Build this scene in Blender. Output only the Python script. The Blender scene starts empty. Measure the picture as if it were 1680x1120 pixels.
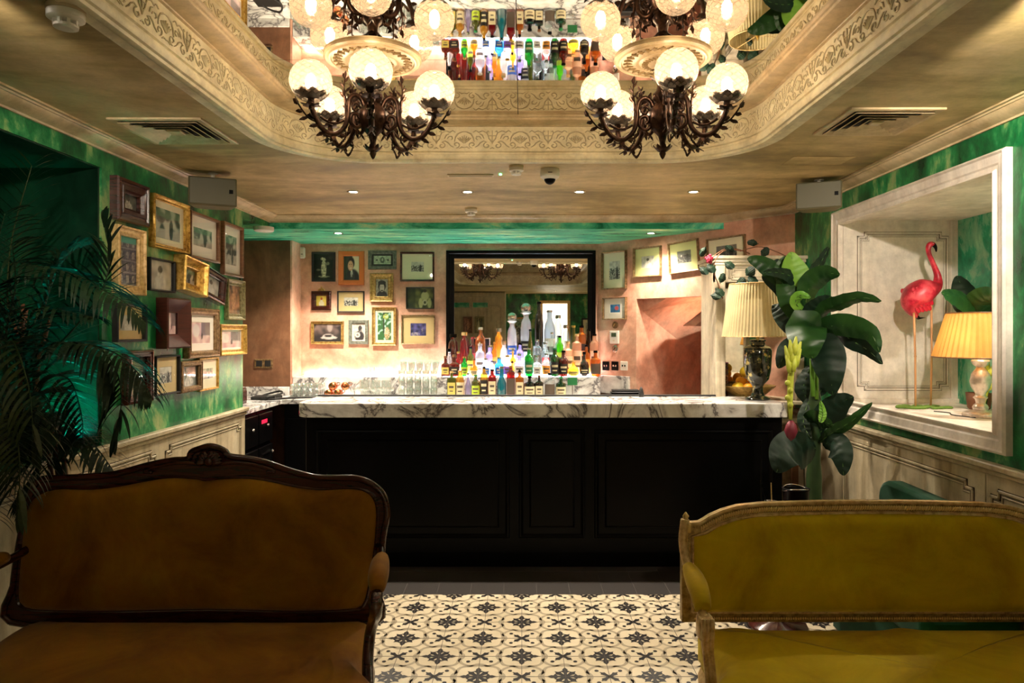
# bar scene
BULB=165; LEDS=24; LEDW=26; NLAMP=24; SPOT=64; SPOT2=125; FILL_R=115; FILL_L=36; FILL_B=75; NSPOT=26; TEAL=3; EXPO=1.0; BOARD_GLOW=2.0
import bpy, math, random
from mathutils import Vector, noise, Matrix
PI=math.pi; S=math.sin; Cc=math.cos
COL=bpy.context.scene.collection
F=1155.0; PX=856.0; PY=543.0; EYE=1.57
def at(px,py,Y): return Vector(((px-PX)/F*Y,Y,EYE-(py-PY)/F*Y))
# ------------------------------------------------------------ materials
def mat(name,col,rough=.6,metal=0,emit=None,es=1,alpha=None,build=None,spec=None,sheen=0,coat=0):
    m=bpy.data.materials.new(name); m.use_nodes=True; nt=m.node_tree; b=nt.nodes['Principled BSDF']
    b.inputs['Base Color'].default_value=(*col,1); b.inputs['Roughness'].default_value=rough; b.inputs['Metallic'].default_value=metal
    if spec is not None: b.inputs['Specular IOR Level'].default_value=spec
    if sheen: b.inputs['Sheen Weight'].default_value=sheen; b.inputs['Sheen Roughness'].default_value=.4
    if coat: b.inputs['Coat Weight'].default_value=coat; b.inputs['Coat Roughness'].default_value=.1
    if emit: b.inputs['Emission Color'].default_value=(*emit,1); b.inputs['Emission Strength'].default_value=es
    if build: build(nt,b)
    return m
def N(nt,t,**k):
    n=nt.nodes.new(t)
    for a,v in k.items():
        if a.startswith('i_'):
            n.inputs[int(a[2:]) if a[2:].isdigit() else a[2:].replace('_',' ')].default_value=v
        else: setattr(n,a,v)
    return n
def L(nt,a,b): nt.links.new(a,b)
def coords(nt,scale=(1,1,1),rot=(0,0,0),kind='Object'):
    c=N(nt,'ShaderNodeTexCoord'); m=N(nt,'ShaderNodeMapping'); m.inputs['Scale'].default_value=scale; m.inputs['Rotation'].default_value=rot
    L(nt,c.outputs[kind],m.inputs[0]); return m.outputs[0]
def noisef(nt,vec,sc,det=5,rough=.6,dist=0):
    n=N(nt,'ShaderNodeTexNoise'); n.inputs['Scale'].default_value=sc; n.inputs['Detail'].default_value=det; n.inputs['Roughness'].default_value=rough; n.inputs['Distortion'].default_value=dist
    L(nt,vec,n.inputs['Vector']); return n.outputs['Fac']
def ramp(nt,fac,stops,interp='LINEAR'):
    r=N(nt,'ShaderNodeValToRGB'); r.color_ramp.interpolation=interp
    e=r.color_ramp.elements
    while len(e)<len(stops): e.new(.5)
    for el,(p,c) in zip(e,stops): el.position=p; el.color=(*c,1) if len(c)==3 else c
    L(nt,fac,r.inputs[0]); return r.outputs[0]
def mixc(nt,f,a,b,mode='MIX'):
    n=N(nt,'ShaderNodeMix',data_type='RGBA',blend_type=mode)
    for s,v in ((n.inputs[0],f),(n.inputs[6],a),(n.inputs[7],b)):
        if isinstance(v,(int,float)): s.default_value=v
        elif isinstance(v,tuple): s.default_value=(*v,1)
        else: L(nt,v,s)
    return n.outputs[2]
def bump(nt,b,h,strength=.3,dist=.01):
    n=N(nt,'ShaderNodeBump'); n.inputs['Strength'].default_value=strength; n.inputs['Distance'].default_value=dist
    L(nt,h,n.inputs['Height']); L(nt,n.outputs[0],b.inputs['Normal'])
def plaster(name,stops,sc=(1,1,1),scale=2.5,rough=.6,bs=.25,det=8,fine=None,coat=0,dist=.4):
    def bd(nt,b):
        v=coords(nt,sc); f=noisef(nt,v,scale,det,.68,dist); c=ramp(nt,f,stops)
        v2=coords(nt,(1,1,1)); f2=noisef(nt,v2,9,6,.7)
        k=ramp(nt,f2,[(.3,(.72,.72,.72)),(.7,(1.12,1.12,1.12))])
        L(nt,mixc(nt,1.0,c,k,'MULTIPLY'),b.inputs['Base Color']); bump(nt,b,f2,bs,.01)
        r=ramp(nt,f,[(.3,(rough-.12,)*3),(.7,(rough+.1,)*3)]); L(nt,r,b.inputs['Roughness'])
    return mat(name,(.5,.5,.5),rough,build=bd,coat=coat)
M={}
M['green']=plaster('green_plaster',[(.32,(.0,.030,.010)),(.44,(.001,.10,.028)),(.51,(.004,.20,.055)),(.55,(.05,.30,.10)),(.58,(.20,.40,.14)),(.65,(.40,.47,.20))],(1.5,1.5,.8),2.6,.36,.3,dist=.25)
M['shadegreen']=plaster('shaded_green_plaster',[(.3,(.0,.012,.005)),(.5,(.0,.035,.014)),(.7,(.006,.07,.025))],(1,1,.6),2.6,.45,.2)  # alcove gloom put into the colour of its faces
M['groove']=mat('dark_groove',(.10,.07,.035),.7)  # darker flat strip showing either side of each panel moulding
M['green_gloss']=plaster('green_gloss',[(.3,(.0,.14,.065)),(.48,(.03,.45,.25)),(.62,(.35,.75,.50))],(1,1.6,1),3.0,.28,.2)
M['green_soffit']=plaster('green_soffit',[(.3,(.0,.14,.07)),(.44,(.01,.45,.26)),(.53,(.12,.75,.48)),(.66,(.60,.82,.42))],(.35,1.6,1),6,.35,.2,dist=.8)
M['pink']=plaster('pink_plaster',[(.28,(.48,.21,.13)),(.45,(.70,.36,.245)),(.57,(.84,.50,.36)),(.7,(.90,.66,.50))],(1,1,1),2.2,.6,.25)
M['brown']=plaster('brown_plaster',[(.25,(.10,.04,.018)),(.5,(.22,.095,.045)),(.75,(.38,.19,.10))],(1.6,1,.6),2.2,.55,.2)
M['ceil']=plaster('ceiling_wash',[(.30,(.10,.072,.018)),(.42,(.30,.215,.075)),(.53,(.54,.40,.185)),(.70,(.72,.56,.33))],(.35,1.0,1),1.5,.55,.1,det=9)
M['cream']=plaster('cream_paint',[(.25,(.34,.27,.17)),(.45,(.58,.50,.36)),(.7,(.74,.66,.50))],(6,6,.35),2.4,.5,.12)
M['panelwhite']=plaster('white_panel_paint',[(.22,(.60,.50,.40)),(.45,(.82,.74,.66)),(.7,(.92,.86,.79))],(3,3,.4),2.2,.5,.12)
M['wainscot']=plaster('wainscot_paint',[(.25,(.26,.20,.11)),(.45,(.50,.41,.26)),(.7,(.64,.56,.39))],(5,5,.3),2.2,.45,.12)
M['frieze']=plaster('frieze_plaster',[(.3,(.60,.50,.30)),(.5,(.83,.74,.50)),(.7,(.90,.83,.62))],(1,1,1),6,.5,.2)
M['shadeglaze']=mat('frieze_shade_glaze',(.25,.155,.05),.55)  # antique wash that also paints in the shade around relief
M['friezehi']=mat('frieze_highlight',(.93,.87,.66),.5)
M['mould']=plaster('moulding_gilt_cream',[(.3,(.40,.28,.14)),(.5,(.62,.47,.27)),(.7,(.72,.58,.36))],(1,1,1),5,.4,.1)
def marble(nt,b):
    v=coords(nt,(1,1,1),(.3,.5,.6)); n=noisef(nt,v,2.6,7,.6,1.6)
    a=N(nt,'ShaderNodeMath',operation='SUBTRACT',i_1=.5); L(nt,n,a.inputs[0]); a2=N(nt,'ShaderNodeMath',operation='ABSOLUTE'); L(nt,a.outputs[0],a2.inputs[0])
    c=ramp(nt,a2.outputs[0],[(0,(.10,.09,.10)),(.012,(.32,.30,.30)),(.04,(.70,.68,.66)),(.12,(.88,.87,.85))])
    n2=noisef(nt,v,7,6,.6,1); k=ramp(nt,n2,[(.35,(.78,.77,.76)),(.6,(1,1,1))])
    L(nt,mixc(nt,1.0,c,k,'MULTIPLY'),b.inputs['Base Color'])
M['marble']=mat('veined_marble',(.8,.8,.8),.18,build=marble)
def woodf(c1,c2):
    def bd(nt,b):
        v=coords(nt,(1,1,12)); f=noisef(nt,v,6,5,.6,.6); L(nt,ramp(nt,f,[(.3,c1),(.7,c2)]),b.inputs['Base Color'])
    return bd
M['mahogany']=mat('mahogany',(.1,.02,.01),.25,build=woodf((.022,.004,.003),(.085,.018,.010)),coat=.4)
M['maroon']=mat('maroon_wood',(.1,.02,.01),.35,build=woodf((.05,.008,.006),(.11,.022,.014)))
M['brownwood']=mat('brown_wood',(.1,.02,.01),.35,build=woodf((.14,.055,.022),(.27,.12,.05)))
M['black']=mat('black_lacquer',(.0022,.002,.0022),.3,spec=.10)
M['blackm']=mat('black_matte',(.012,.011,.011),.6)
M['darkgrey']=mat('dark_grey',(.05,.05,.05),.5)
def giltf(c1,c2,c3):
    def bd(nt,b):
        v=coords(nt); f=noisef(nt,v,45,4,.6); L(nt,ramp(nt,f,[(.3,c1),(.5,c2),(.7,c3)]),b.inputs['Base Color']); bump(nt,b,f,.25,.003)
    return bd
M['gold']=mat('gilt',(.7,.4,.1),.35,.75,build=giltf((.28,.13,.02),(.66,.40,.09),(.82,.56,.18)))
M['oldgold']=mat('old_gold',(.4,.3,.1),.4,.5,build=giltf((.16,.09,.02),(.42,.27,.08),(.60,.43,.16)))
M['palegold']=mat('pale_gold',(.7,.5,.3),.45,.2,build=giltf((.45,.26,.09),(.74,.50,.22),(.85,.64,.33)))
M['bronze']=mat('bronze_frame',(.3,.2,.1),.4,.4,build=giltf((.09,.05,.02),(.27,.16,.07),(.42,.28,.14)))
M['olive']=mat('olive_frame',(.2,.2,.1),.5,.2,build=giltf((.10,.085,.03),(.24,.21,.09),(.34,.30,.15)))
M['greyframe']=mat('grey_frame',(.14,.15,.13),.5,build=giltf((.06,.065,.05),(.14,.15,.12),(.22,.22,.18)))
M['orangeframe']=mat('orange_frame',(.62,.16,.03),.5)
M['bead']=mat('gilt_bead',(.90,.64,.26),.35,.3)
M['iron']=mat('dark_bronze',(.05,.02,.012),.33,.65,build=giltf((.012,.006,.005),(.055,.024,.014),(.12,.06,.035)))
M['mat_cream']=mat('mount_cream',(.80,.72,.52),.8); M['mat_white']=mat('mount_white',(.85,.78,.70),.8); M['mat_tan']=mat('mount_tan',(.62,.46,.22),.8)
M['mat_lime']=mat('mount_lime',(.62,.60,.27),.8)
def printf(nt,b):
    a=N(nt,'ShaderNodeVertexColor',layer_name='Print'); L(nt,a.outputs[0],b.inputs['Base Color'])
M['print']=mat('photographic_print',(.5,.5,.5),.5,build=printf)
def shader_mat(name,fn):
    m=bpy.data.materials.new(name); m.use_nodes=True; nt=m.node_tree; nt.nodes.clear(); o=N(nt,'ShaderNodeOutputMaterial'); L(nt,fn(nt),o.inputs[0]); return m
def mixs(nt,f,a,b):
    m=N(nt,'ShaderNodeMixShader')
    if isinstance(f,(int,float)): m.inputs[0].default_value=f
    else: L(nt,f,m.inputs[0])
    L(nt,a,m.inputs[1]); L(nt,b,m.inputs[2]); return m.outputs[0]
def bs(nt,t,col,rough=None):
    n=N(nt,t)
    if isinstance(col,tuple): n.inputs[0].default_value=(*col,1)
    else: L(nt,col,n.inputs[0])
    if rough is not None: n.inputs['Roughness'].default_value=rough
    return n.outputs[0]
def pane(nt):
    lw=N(nt,'ShaderNodeLayerWeight'); pw=N(nt,'ShaderNodeMath',operation='POWER',i_1=5.0); L(nt,lw.outputs['Facing'],pw.inputs[0]); lw.inputs[0].default_value=.5
    ml=N(nt,'ShaderNodeMath',operation='MULTIPLY_ADD',i_1=.7,i_2=.035); L(nt,pw.outputs[0],ml.inputs[0])
    return mixs(nt,ml.outputs[0],bs(nt,'ShaderNodeBsdfTransparent',(.97,.98,.97)),bs(nt,'ShaderNodeBsdfGlossy',(1,1,1),.02))
M['pane']=shader_mat('picture_glass',pane)
_tg={}
def thinglass(col,body=.35,gloss=.06,rough=.05):
    k=(col,body,gloss)
    if k in _tg: return _tg[k]
    def f(nt):
        lw=N(nt,'ShaderNodeLayerWeight'); lw.inputs[0].default_value=.35
        t=bs(nt,'ShaderNodeBsdfTransparent',col)
        cc=tuple(max(.02,c*.9) for c in col)
        d=mixs(nt,.35,bs(nt,'ShaderNodeBsdfTranslucent',cc),bs(nt,'ShaderNodeBsdfDiffuse',cc))
        s=mixs(nt,body,t,d)
        s=mixs(nt,gloss,s,bs(nt,'ShaderNodeBsdfGlossy',(1,1,1),rough))
        return mixs(nt,lw.outputs['Facing'],s,mixs(nt,.6,t,bs(nt,'ShaderNodeBsdfGlossy',(1,1,1),rough)))
    m=shader_mat('glass_%d'%len(_tg),f); _tg[k]=m; return m
M['clear']=thinglass((.93,.95,.93),.10,.10)
def globe(nt):
    # hand-cut diamond net on thin frosted glass
    c=N(nt,'ShaderNodeTexCoord'); sp=N(nt,'ShaderNodeSeparateXYZ'); L(nt,c.outputs['Object'],sp.inputs[0])
    an=N(nt,'ShaderNodeMath',operation='ARCTAN2'); L(nt,sp.outputs[1],an.inputs[0]); L(nt,sp.outputs[0],an.inputs[1])
    zz=N(nt,'ShaderNodeMath',operation='MULTIPLY',i_1=11.8); L(nt,sp.outputs[2],zz.inputs[0])
    asn=N(nt,'ShaderNodeMath',operation='ARCSINE'); L(nt,zz.outputs[0],asn.inputs[0])
    outs=[]
    for sgn in (1,-1):
        m=N(nt,'ShaderNodeMath',operation='MULTIPLY',i_1=sgn*1.6); L(nt,asn.outputs[0],m.inputs[0])
        a=N(nt,'ShaderNodeMath',operation='ADD'); L(nt,an.outputs[0],a.inputs[0]); L(nt,m.outputs[0],a.inputs[1])
        k=N(nt,'ShaderNodeMath',operation='MULTIPLY',i_1=13.0); L(nt,a.outputs[0],k.inputs[0])
        s=N(nt,'ShaderNodeMath',operation='SINE'); L(nt,k.outputs[0],s.inputs[0]); outs.append(s.outputs[0])
    mx=N(nt,'ShaderNodeMath',operation='MAXIMUM'); L(nt,outs[0],mx.inputs[0]); L(nt,outs[1],mx.inputs[1])
    r=ramp(nt,mx.outputs[0],[(.60,(.88,)*3),(.92,(.50,)*3)])
    zr=N(nt,'ShaderNodeMapRange'); zr.inputs[1].default_value=-.085; zr.inputs[2].default_value=.02; zr.inputs[3].default_value=.9; zr.inputs[4].default_value=0; L(nt,sp.outputs[2],zr.inputs[0])
    fac=N(nt,'ShaderNodeMath',operation='MAXIMUM'); L(nt,r,fac.inputs[0]); L(nt,zr.outputs[0],fac.inputs[1])
    d=mixs(nt,.4,bs(nt,'ShaderNodeBsdfTranslucent',(.165,.122,.092)),bs(nt,'ShaderNodeBsdfDiffuse',(.14,.115,.095)))
    s=mixs(nt,fac.outputs[0],bs(nt,'ShaderNodeBsdfTransparent',(.97,.96,.94)),d)
    return mixs(nt,.06,s,bs(nt,'ShaderNodeBsdfGlossy',(1,1,1),.08))
M['globe']=shader_mat('cut_glass_globe',globe)
M['bulb']=mat('bulb_glow',(1,1,1),.5,emit=(1,.80,.55),es=BULB)
M['spotglow']=mat('downlight_glow',(1,1,1),.5,emit=(1,.88,.70),es=40)
M['led']=mat('led_white',(1,1,1),.5,emit=(.90,.95,1.0),es=LEDS)
M['ledwarm']=mat('led_warm',(1,1,1),.5,emit=(1,.86,.74),es=LEDW)
M['ledteal']=mat('led_teal',(1,1,1),.5,emit=(.0,.85,.55),es=30)
M['ledgreen']=mat('led_green',(0,.6,.1),.5,emit=(.1,1,.3),es=6)
M['redglow']=mat('red_display',(.4,0,.02),.5,emit=(1,.02,.08),es=.5)
def mirr(nt):
    v=coords(nt); f=noisef(nt,v,3,6,.7); return bs(nt,'ShaderNodeBsdfGlossy',ramp(nt,f,[(.3,(.66,.62,.54)),(.7,(.86,.84,.78))]),.012)
M['mirror']=shader_mat('mirror_silver',mirr)
def velvet(name,c1,c2,c3):
    def bd(nt,b):
        v=coords(nt,(1,1,1)); f=noisef(nt,v,3.2,7,.65,.5); L(nt,ramp(nt,f,[(.3,c1),(.5,c2),(.7,c3)]),b.inputs['Base Color'])
        f2=noisef(nt,v,260,2,.5); bump(nt,b,f2,.15,.002)
    return mat(name,c2,.75,build=bd,sheen=.15,spec=.2)
M['velvet_rust']=velvet('mustard_rust_velvet',(.17,.055,.001),(.28,.115,.001),(.40,.18,.002))
M['velvet_gold']=velvet('mustard_gold_velvet',(.42,.27,.001),(.60,.42,.001),(.74,.55,.004))
M['velvet_green']=velvet('green_velvet',(.0,.03,.012),(.0,.05,.02),(.0,.07,.03))
M['speaker']=mat('speaker_paint',(.13,.11,.05),.5); M['clearmirror']=shader_mat('clear_mirror',lambda nt:bs(nt,'ShaderNodeBsdfGlossy',(.93,.93,.90),.006))
M['white']=mat('white_plastic',(.80,.76,.68),.45); M['offwhite']=mat('aged_plastic',(.66,.55,.36),.5)
M['chrome']=mat('chrome',(.75,.73,.7),.2,1)
M['silver']=mat('silvered_wood',(.72,.62,.55),.3,.7,build=giltf((.50,.40,.34),(.72,.62,.54),(.80,.72,.64)))
def leafmat(name,c1,c2,rough=.35):
    def bd(nt,b):
        v=coords(nt,(1,1,1)); f=noisef(nt,v,7,4,.6); L(nt,ramp(nt,f,[(.3,c1),(.7,c2)]),b.inputs['Base Color'])
    return mat(name,c1,rough+.1,build=bd,spec=.3)
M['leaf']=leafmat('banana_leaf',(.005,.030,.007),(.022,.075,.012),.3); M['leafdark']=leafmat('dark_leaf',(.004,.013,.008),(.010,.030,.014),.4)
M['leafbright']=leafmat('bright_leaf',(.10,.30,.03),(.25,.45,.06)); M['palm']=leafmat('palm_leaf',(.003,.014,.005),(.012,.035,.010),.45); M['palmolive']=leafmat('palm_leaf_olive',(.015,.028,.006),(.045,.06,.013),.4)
M['stem']=leafmat('plant_stem',(.01,.035,.01),(.035,.06,.02)); M['yellowgreen']=mat('banana_flower_green',(.45,.50,.05),.5); M['cerise']=mat('flower_bud',(.20,.02,.04),.5)
M['terracotta']=mat('stem_brown',(.16,.06,.025),.6)
# ------------------------------------------------------------ mesh builder
class MB:
    def __init__(s): s.v=[]; s.f=[]; s.mi=[]; s.cur=0
    def face(s,idx): s.f.append(tuple(idx)); s.mi.append(s.cur)
    def add(s,vs,fs):
        n=len(s.v); s.v+= [tuple(q) for q in vs]
        for q in fs: s.face([n+i for i in q])
        return s
    def box(s,x0,x1,y0,y1,z0,z1,M4=None):
        vs=[Vector((x,y,z)) for z in (z0,z1) for y in (y0,y1) for x in (x0,x1)]
        if M4: vs=[M4@v for v in vs]
        return s.add(vs,[(0,2,3,1),(4,5,7,6),(0,1,5,4),(2,6,7,3),(0,4,6,2),(1,3,7,5)])
    def cbox(s,x0,x1,y0,y1,z0,z1,c=.003,M4=None):   # box with bevelled edges
        b=[]; cx,cy,cz=(x0+x1)/2,(y0+y1)/2,(z0+z1)/2; hx,hy,hz=(x1-x0)/2,(y1-y0)/2,(z1-z0)/2
        c=min(c,hx*.9,hy*.9,hz*.9)
        vs=[];idx={}
        for sx in (-1,1):
            for sy in (-1,1):
                for sz in (-1,1):
                    for a in range(3):
                        d=[hx-c,hy-c,hz-c]; d[a]+=c
                        idx[(sx,sy,sz,a)]=len(vs); v=Vector((cx+sx*d[0],cy+sy*d[1],cz+sz*d[2])); vs.append(M4@v if M4 else v)
        fs=[]
        def q(keys): fs.append(tuple(idx[k] for k in keys))
        for a in range(3):
            o=[i for i in range(3) if i!=a]
            for sg in (-1,1):
                ks=[]
                for u,w in ((-1,-1),(1,-1),(1,1),(-1,1)):
                    t=[0,0,0]; t[a]=sg; t[o[0]]=u; t[o[1]]=w; ks.append((*t,a))
                q(ks)
            for u in (-1,1):
                for w in (-1,1):
                    def kk(sa,ax):
                        t=[0,0,0]; t[a]=sa; t[o[0]]=u; t[o[1]]=w; return (*t,ax)
                    q([kk(-1,o[0]),kk(1,o[0]),kk(1,o[1]),kk(-1,o[1])])
        for sx in (-1,1):
            for sy in (-1,1):
                for sz in (-1,1): q([(sx,sy,sz,0),(sx,sy,sz,1),(sx,sy,sz,2)])
        return s.add(vs,fs)
    def lathe(s,prof,seg=20,c=(0,0,0),M4=None,ribs=0,rib=0):
        n=len(prof); vs=[]
        for r,z in prof:
            for k in range(seg):
                a=2*PI*k/seg; rr=r*(1+rib*Cc(ribs*a)) if ribs else r
                v=Vector((c[0]+rr*Cc(a),c[1]+rr*S(a),c[2]+z)); vs.append(M4@v if M4 else v)
        fs=[(i*seg+k,i*seg+(k+1)%seg,(i+1)*seg+(k+1)%seg,(i+1)*seg+k) for i in range(n-1) for k in range(seg)]
        if prof[0][0]>1e-5: fs.append(tuple(range(seg))[::-1])
        if prof[-1][0]>1e-5: fs.append(tuple((n-1)*seg+k for k in range(seg)))
        return s.add(vs,fs)
    def sph(s,c,r,seg=14,rings=8,sc=(1,1,1),M4=None):
        pr=[(r*S(PI*i/rings),-r*Cc(PI*i/rings)) for i in range(rings+1)]
        pr[0]=(1e-4,-r); pr[-1]=(1e-4,r)
        T=Matrix.Translation(c)@(M4 if M4 else Matrix.Identity(4))@Matrix.Diagonal((*sc,1)); return s.lathe(pr,seg,M4=T)
    def tube(s,pts,r,seg=8,caps=True,flat=1):
        pts=[Vector(p) for p in pts]; n=len(pts); rs=r if isinstance(r,(list,tuple)) else [r]*n
        T=[(pts[min(i+1,n-1)]-pts[max(i-1,0)]).normalized() for i in range(n)]
        up=Vector((0,0,1)) if abs(T[0].z)<.9 else Vector((1,0,0)); A=T[0].cross(up).normalized(); vs=[]
        for i in range(n):
            A=(A-T[i]*A.dot(T[i])); A=A.normalized() if A.length>1e-6 else T[i].orthogonal().normalized(); B=T[i].cross(A)
            for k in range(seg):
                a=2*PI*k/seg; vs.append(pts[i]+(A*Cc(a)+B*S(a)*flat)*rs[i])
        fs=[(i*seg+k,i*seg+(k+1)%seg,(i+1)*seg+(k+1)%seg,(i+1)*seg+k) for i in range(n-1) for k in range(seg)]
        if caps: fs+= [tuple(range(seg))[::-1],tuple((n-1)*seg+k for k in range(seg))]
        return s.add(vs,fs)
    def prism(s,pts,y0,y1,M4=None):   # polygon in XZ extruded along Y
        n=len(pts); vs=[Vector((x,y,z)) for y in (y0,y1) for x,z in pts]
        if M4: vs=[M4@v for v in vs]
        return s.add(vs,[tuple(range(n)),tuple(range(2*n-1,n-1,-1))]+[(i,i+n,(i+1)%n+n,(i+1)%n) for i in range(n)])
    def quad(s,a,b,c,d): return s.add([a,b,c,d],[(0,1,2,3)])
    def sweep(s,path,prof,closed=True,capends=False):
        # path: list of (x,y); prof: list of (d inward-left, z)
        n=len(path); rings=[]
        nr=[]
        for i in range(n):
            p=Vector(path[i]); a=Vector(path[i-1]) if (closed or i>0) else None; b=Vector(path[(i+1)%n]) if (closed or i<n-1) else None
            d1=(p-a).normalized() if a is not None else None; d2=(b-p).normalized() if b is not None else None
            if d1 is None: d1=d2
            if d2 is None: d2=d1
            n1=Vector((-d1.y,d1.x)); n2=Vector((-d2.y,d2.x)); m=(n1+n2); m=m/max(m.dot(n1),.2)   # mitre
            nr.append(m)
        vs=[(path[i][0]+nr[i].x*d,path[i][1]+nr[i].y*d,z) for i in range(n) for d,z in prof]
        m=len(prof); fs=[]
        for i in range(n if closed else n-1):
            j=(i+1)%n
            for k in range(m-1): fs.append((i*m+k,j*m+k,j*m+k+1,i*m+k+1))
        return s.add(vs,fs)
    def build(s,name,mats,parent=None,smooth=False,loc=None,rot=None,bevel=0,subd=0,auto=None):
        me=bpy.data.meshes.new(name); me.from_pydata(s.v,[],s.f); 
        if not isinstance(mats,(list,tuple)): mats=[mats]
        for m in mats: me.materials.append(M[m] if isinstance(m,str) else m)
        if len(mats)>1: me.polygons.foreach_set('material_index',s.mi)
        me.validate(); 
        import bmesh
        bm=bmesh.new(); bm.from_mesh(me); bmesh.ops.recalc_face_normals(bm,faces=bm.faces); bm.to_mesh(me); bm.free()
        if smooth: me.polygons.foreach_set('use_smooth',[True]*len(me.polygons))
        if smooth and auto: me.set_sharp_from_angle(angle=math.radians(auto))
        o=bpy.data.objects.new(name,me); COL.objects.link(o)
        if parent is not None: o.parent=parent
        if loc is not None: o.location=loc
        if rot is not None: o.rotation_euler=rot
        if bevel: md=o.modifiers.new('b','BEVEL'); md.width=bevel; md.segments=2; md.limit_method='ANGLE'
        if subd: md=o.modifiers.new('s','SUBSURF'); md.levels=subd; md.render_levels=subd
        return o
def tag(o,label=None,cat=None,group=None,kind=None):
    if label: o['label']=label
    if cat: o['category']=cat
    if group: o['group']=group
    if kind: o['kind']=kind
    return o
def thing(name,label,cat,loc=(0,0,0),rz=0,group=None,rot=None):
    o=bpy.data.objects.new(name,None); COL.objects.link(o); o.location=loc; o.rotation_euler=rot if rot else (0,0,rz); o.empty_display_size=.05
    return tag(o,label,cat,group)
def struct(name,mb,m,smooth=False,label=None,**k):
    o=mb.build(name,m,smooth=smooth,**k); o['kind']='structure'; o['label']=label or name.replace('_',' '); return o
def dup(root,loc=None,rz=None,label=None,group=None):
    r=root.copy(); COL.objects.link(r)
    if loc is not None: r.location=loc
    if rz is not None: r.rotation_euler=(0,0,rz)
    if label: r['label']=label
    if group: r['group']=group
    for ch in list(root.children):
        c=ch.copy(); COL.objects.link(c); c.parent=r
        for g in list(ch.children):
            d=g.copy(); COL.objects.link(d); d.parent=c
    return r
def cat_rom(pts,n=6,closed=True):
    P=[Vector(p) for p in pts]; m=len(P); out=[]
    for i in range(m if closed else m-1):
        g=lambda k:P[k%m] if closed else P[max(0,min(m-1,k))]
        a,b,c,d=g(i-1),g(i),g(i+1),g(i+2)
        for k in range(n):
            t=k/n; out.append(.5*((2*b)+(c-a)*t+(2*a-5*b+4*c-d)*t*t+(3*b-a-3*c+d)*t**3))
    if not closed: out.append(P[-1])
    return out
def spotlight(parent,name,energy,angle,loc,col=(1,.87,.70),blend=.6,rot=(0,0,0),r=.03):
    l=bpy.data.lights.new(name,'SPOT'); l.energy=energy; l.spot_size=math.radians(angle); l.spot_blend=blend; l.color=col; l.shadow_soft_size=r
    o=bpy.data.objects.new(name,l); COL.objects.link(o); o.parent=parent; o.location=loc; o.rotation_euler=rot; return o
# ------------------------------------------------------------ room shell
ZC=2.525; XL=-2.1; XR=2.1; YB=6.87; YR=-4.3; ZS=2.42; YS=5.86
# floor with inlaid cement-tile pattern
fl=MB(); fl.cur=0; fl.box(-2.95,2.95,-4.5,4.2,-.1,0)
fl.cur=1; fl.box(-2.95,2.95,4.2,8.2,-.1,0)
def poly(mb,pts,z): mb.add([(x,y,z) for x,y in pts],[tuple(range(len(pts)))])
def band(mb,fn,w,z,n=48,a0=0,a1=2*PI,closed=True):
    c=[fn(a0+(a1-a0)*i/n) for i in range(n if closed else n+1)]; m=len(c); vs=[]
    for i in range(m):
        a=c[i-1] if (closed or i>0) else c[0]; b=c[(i+1)%m] if (closed or i<m-1) else c[-1]
        dx,dy=b[0]-a[0],b[1]-a[1]; l=math.hypot(dx,dy) or 1; nx,ny=-dy/l*w/2,dx/l*w/2
        vs+= [(c[i][0]+nx,c[i][1]+ny,z),(c[i][0]-nx,c[i][1]-ny,z)]
    mb.add(vs,[(2*i,2*i+1,(2*((i+1)%m))+1,2*((i+1)%m)) for i in range(m if closed else m-1)])
def rotp(pts,a,c,k=1.2):
    pts=[(x*k,y*k*.92) for x,y in pts]
    return [(c[0]+x*Cc(a)-y*S(a),c[1]+x*S(a)+y*Cc(a)) for x,y in pts]
axarm=[(.010,-.006),(.030,-.007),(.040,-.022),(.046,-.010),(.054,-.012),(.072,0),(.054,.012),(.046,.010),(.040,.022),(.030,.007),(.010,.006)]
diarm=[(.008,-.007),(.028,-.009),(.040,-.016),(.046,-.006),(.058,0),(.046,.006),(.040,.016),(.028,.009),(.008,.007)]
xarm=[(0,-.007),(.020,-.008),(.034,-.013),(.040,-.004),(.048,-.002),(.048,.002),(.040,.004),(.034,.013),(.020,.008),(0,.007)]
for i in range(-10,11):
    for k in range(0,36):
        x=.2*i; y=4.2-.2*k
        clip=(k==0)
        c=(x,y)
        near = y>2.0
        if near:
            fl.cur=3
            rr=(lambda a,c=c:(c[0]+(.106+.014*abs(Cc(4*a)))*Cc(a),c[1]+(.106+.014*abs(Cc(4*a)))*S(a))) if (i+k)%2==0 else (lambda a,c=c:(c[0]+(.094+.016*abs(S(2*a)))*Cc(a),c[1]+(.094+.016*abs(S(2*a)))*S(a)))
            if clip: band(fl,rr,.014,.0006,24,PI,2*PI,False)
            else: band(fl,rr,.015,.0006,48)
        fl.cur=2
        if (i+k)%2==0:
            for q in range(4):
                for arm,ofs in ((axarm,0),(diarm,PI/4)):
                    a=q*PI/2+ofs
                    if clip and S(a)>.1: continue
                    pp=rotp(arm,a,c)
                    if clip: pp=[(u,min(v,4.2)) for u,v in pp]
                    poly(fl,pp,.0010)
            if not clip: poly(fl,rotp([(.017*Cc(j*PI/8),.017*S(j*PI/8)) for j in range(16)],0,c),.0011)
        else:
            for q in range(4):
                a=PI/4+q*PI/2
                if clip and S(a)>0: continue
                poly(fl,rotp(xarm,a,c),.0010)
                poly(fl,rotp([(.064+.0085*Cc(j*PI/6),.009*S(j*PI/6)) for j in range(12)],a,c),.0010)
for i in range(-14,15):
    fl.cur=4; fl.box(.2*i-.0012,.2*i+.0012,YR,4.2,0,.0012)
    fl.cur=5; fl.box(.2*i-.11-.0012,.2*i-.11+.0012,4.2,6.9,0,.0008)
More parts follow.
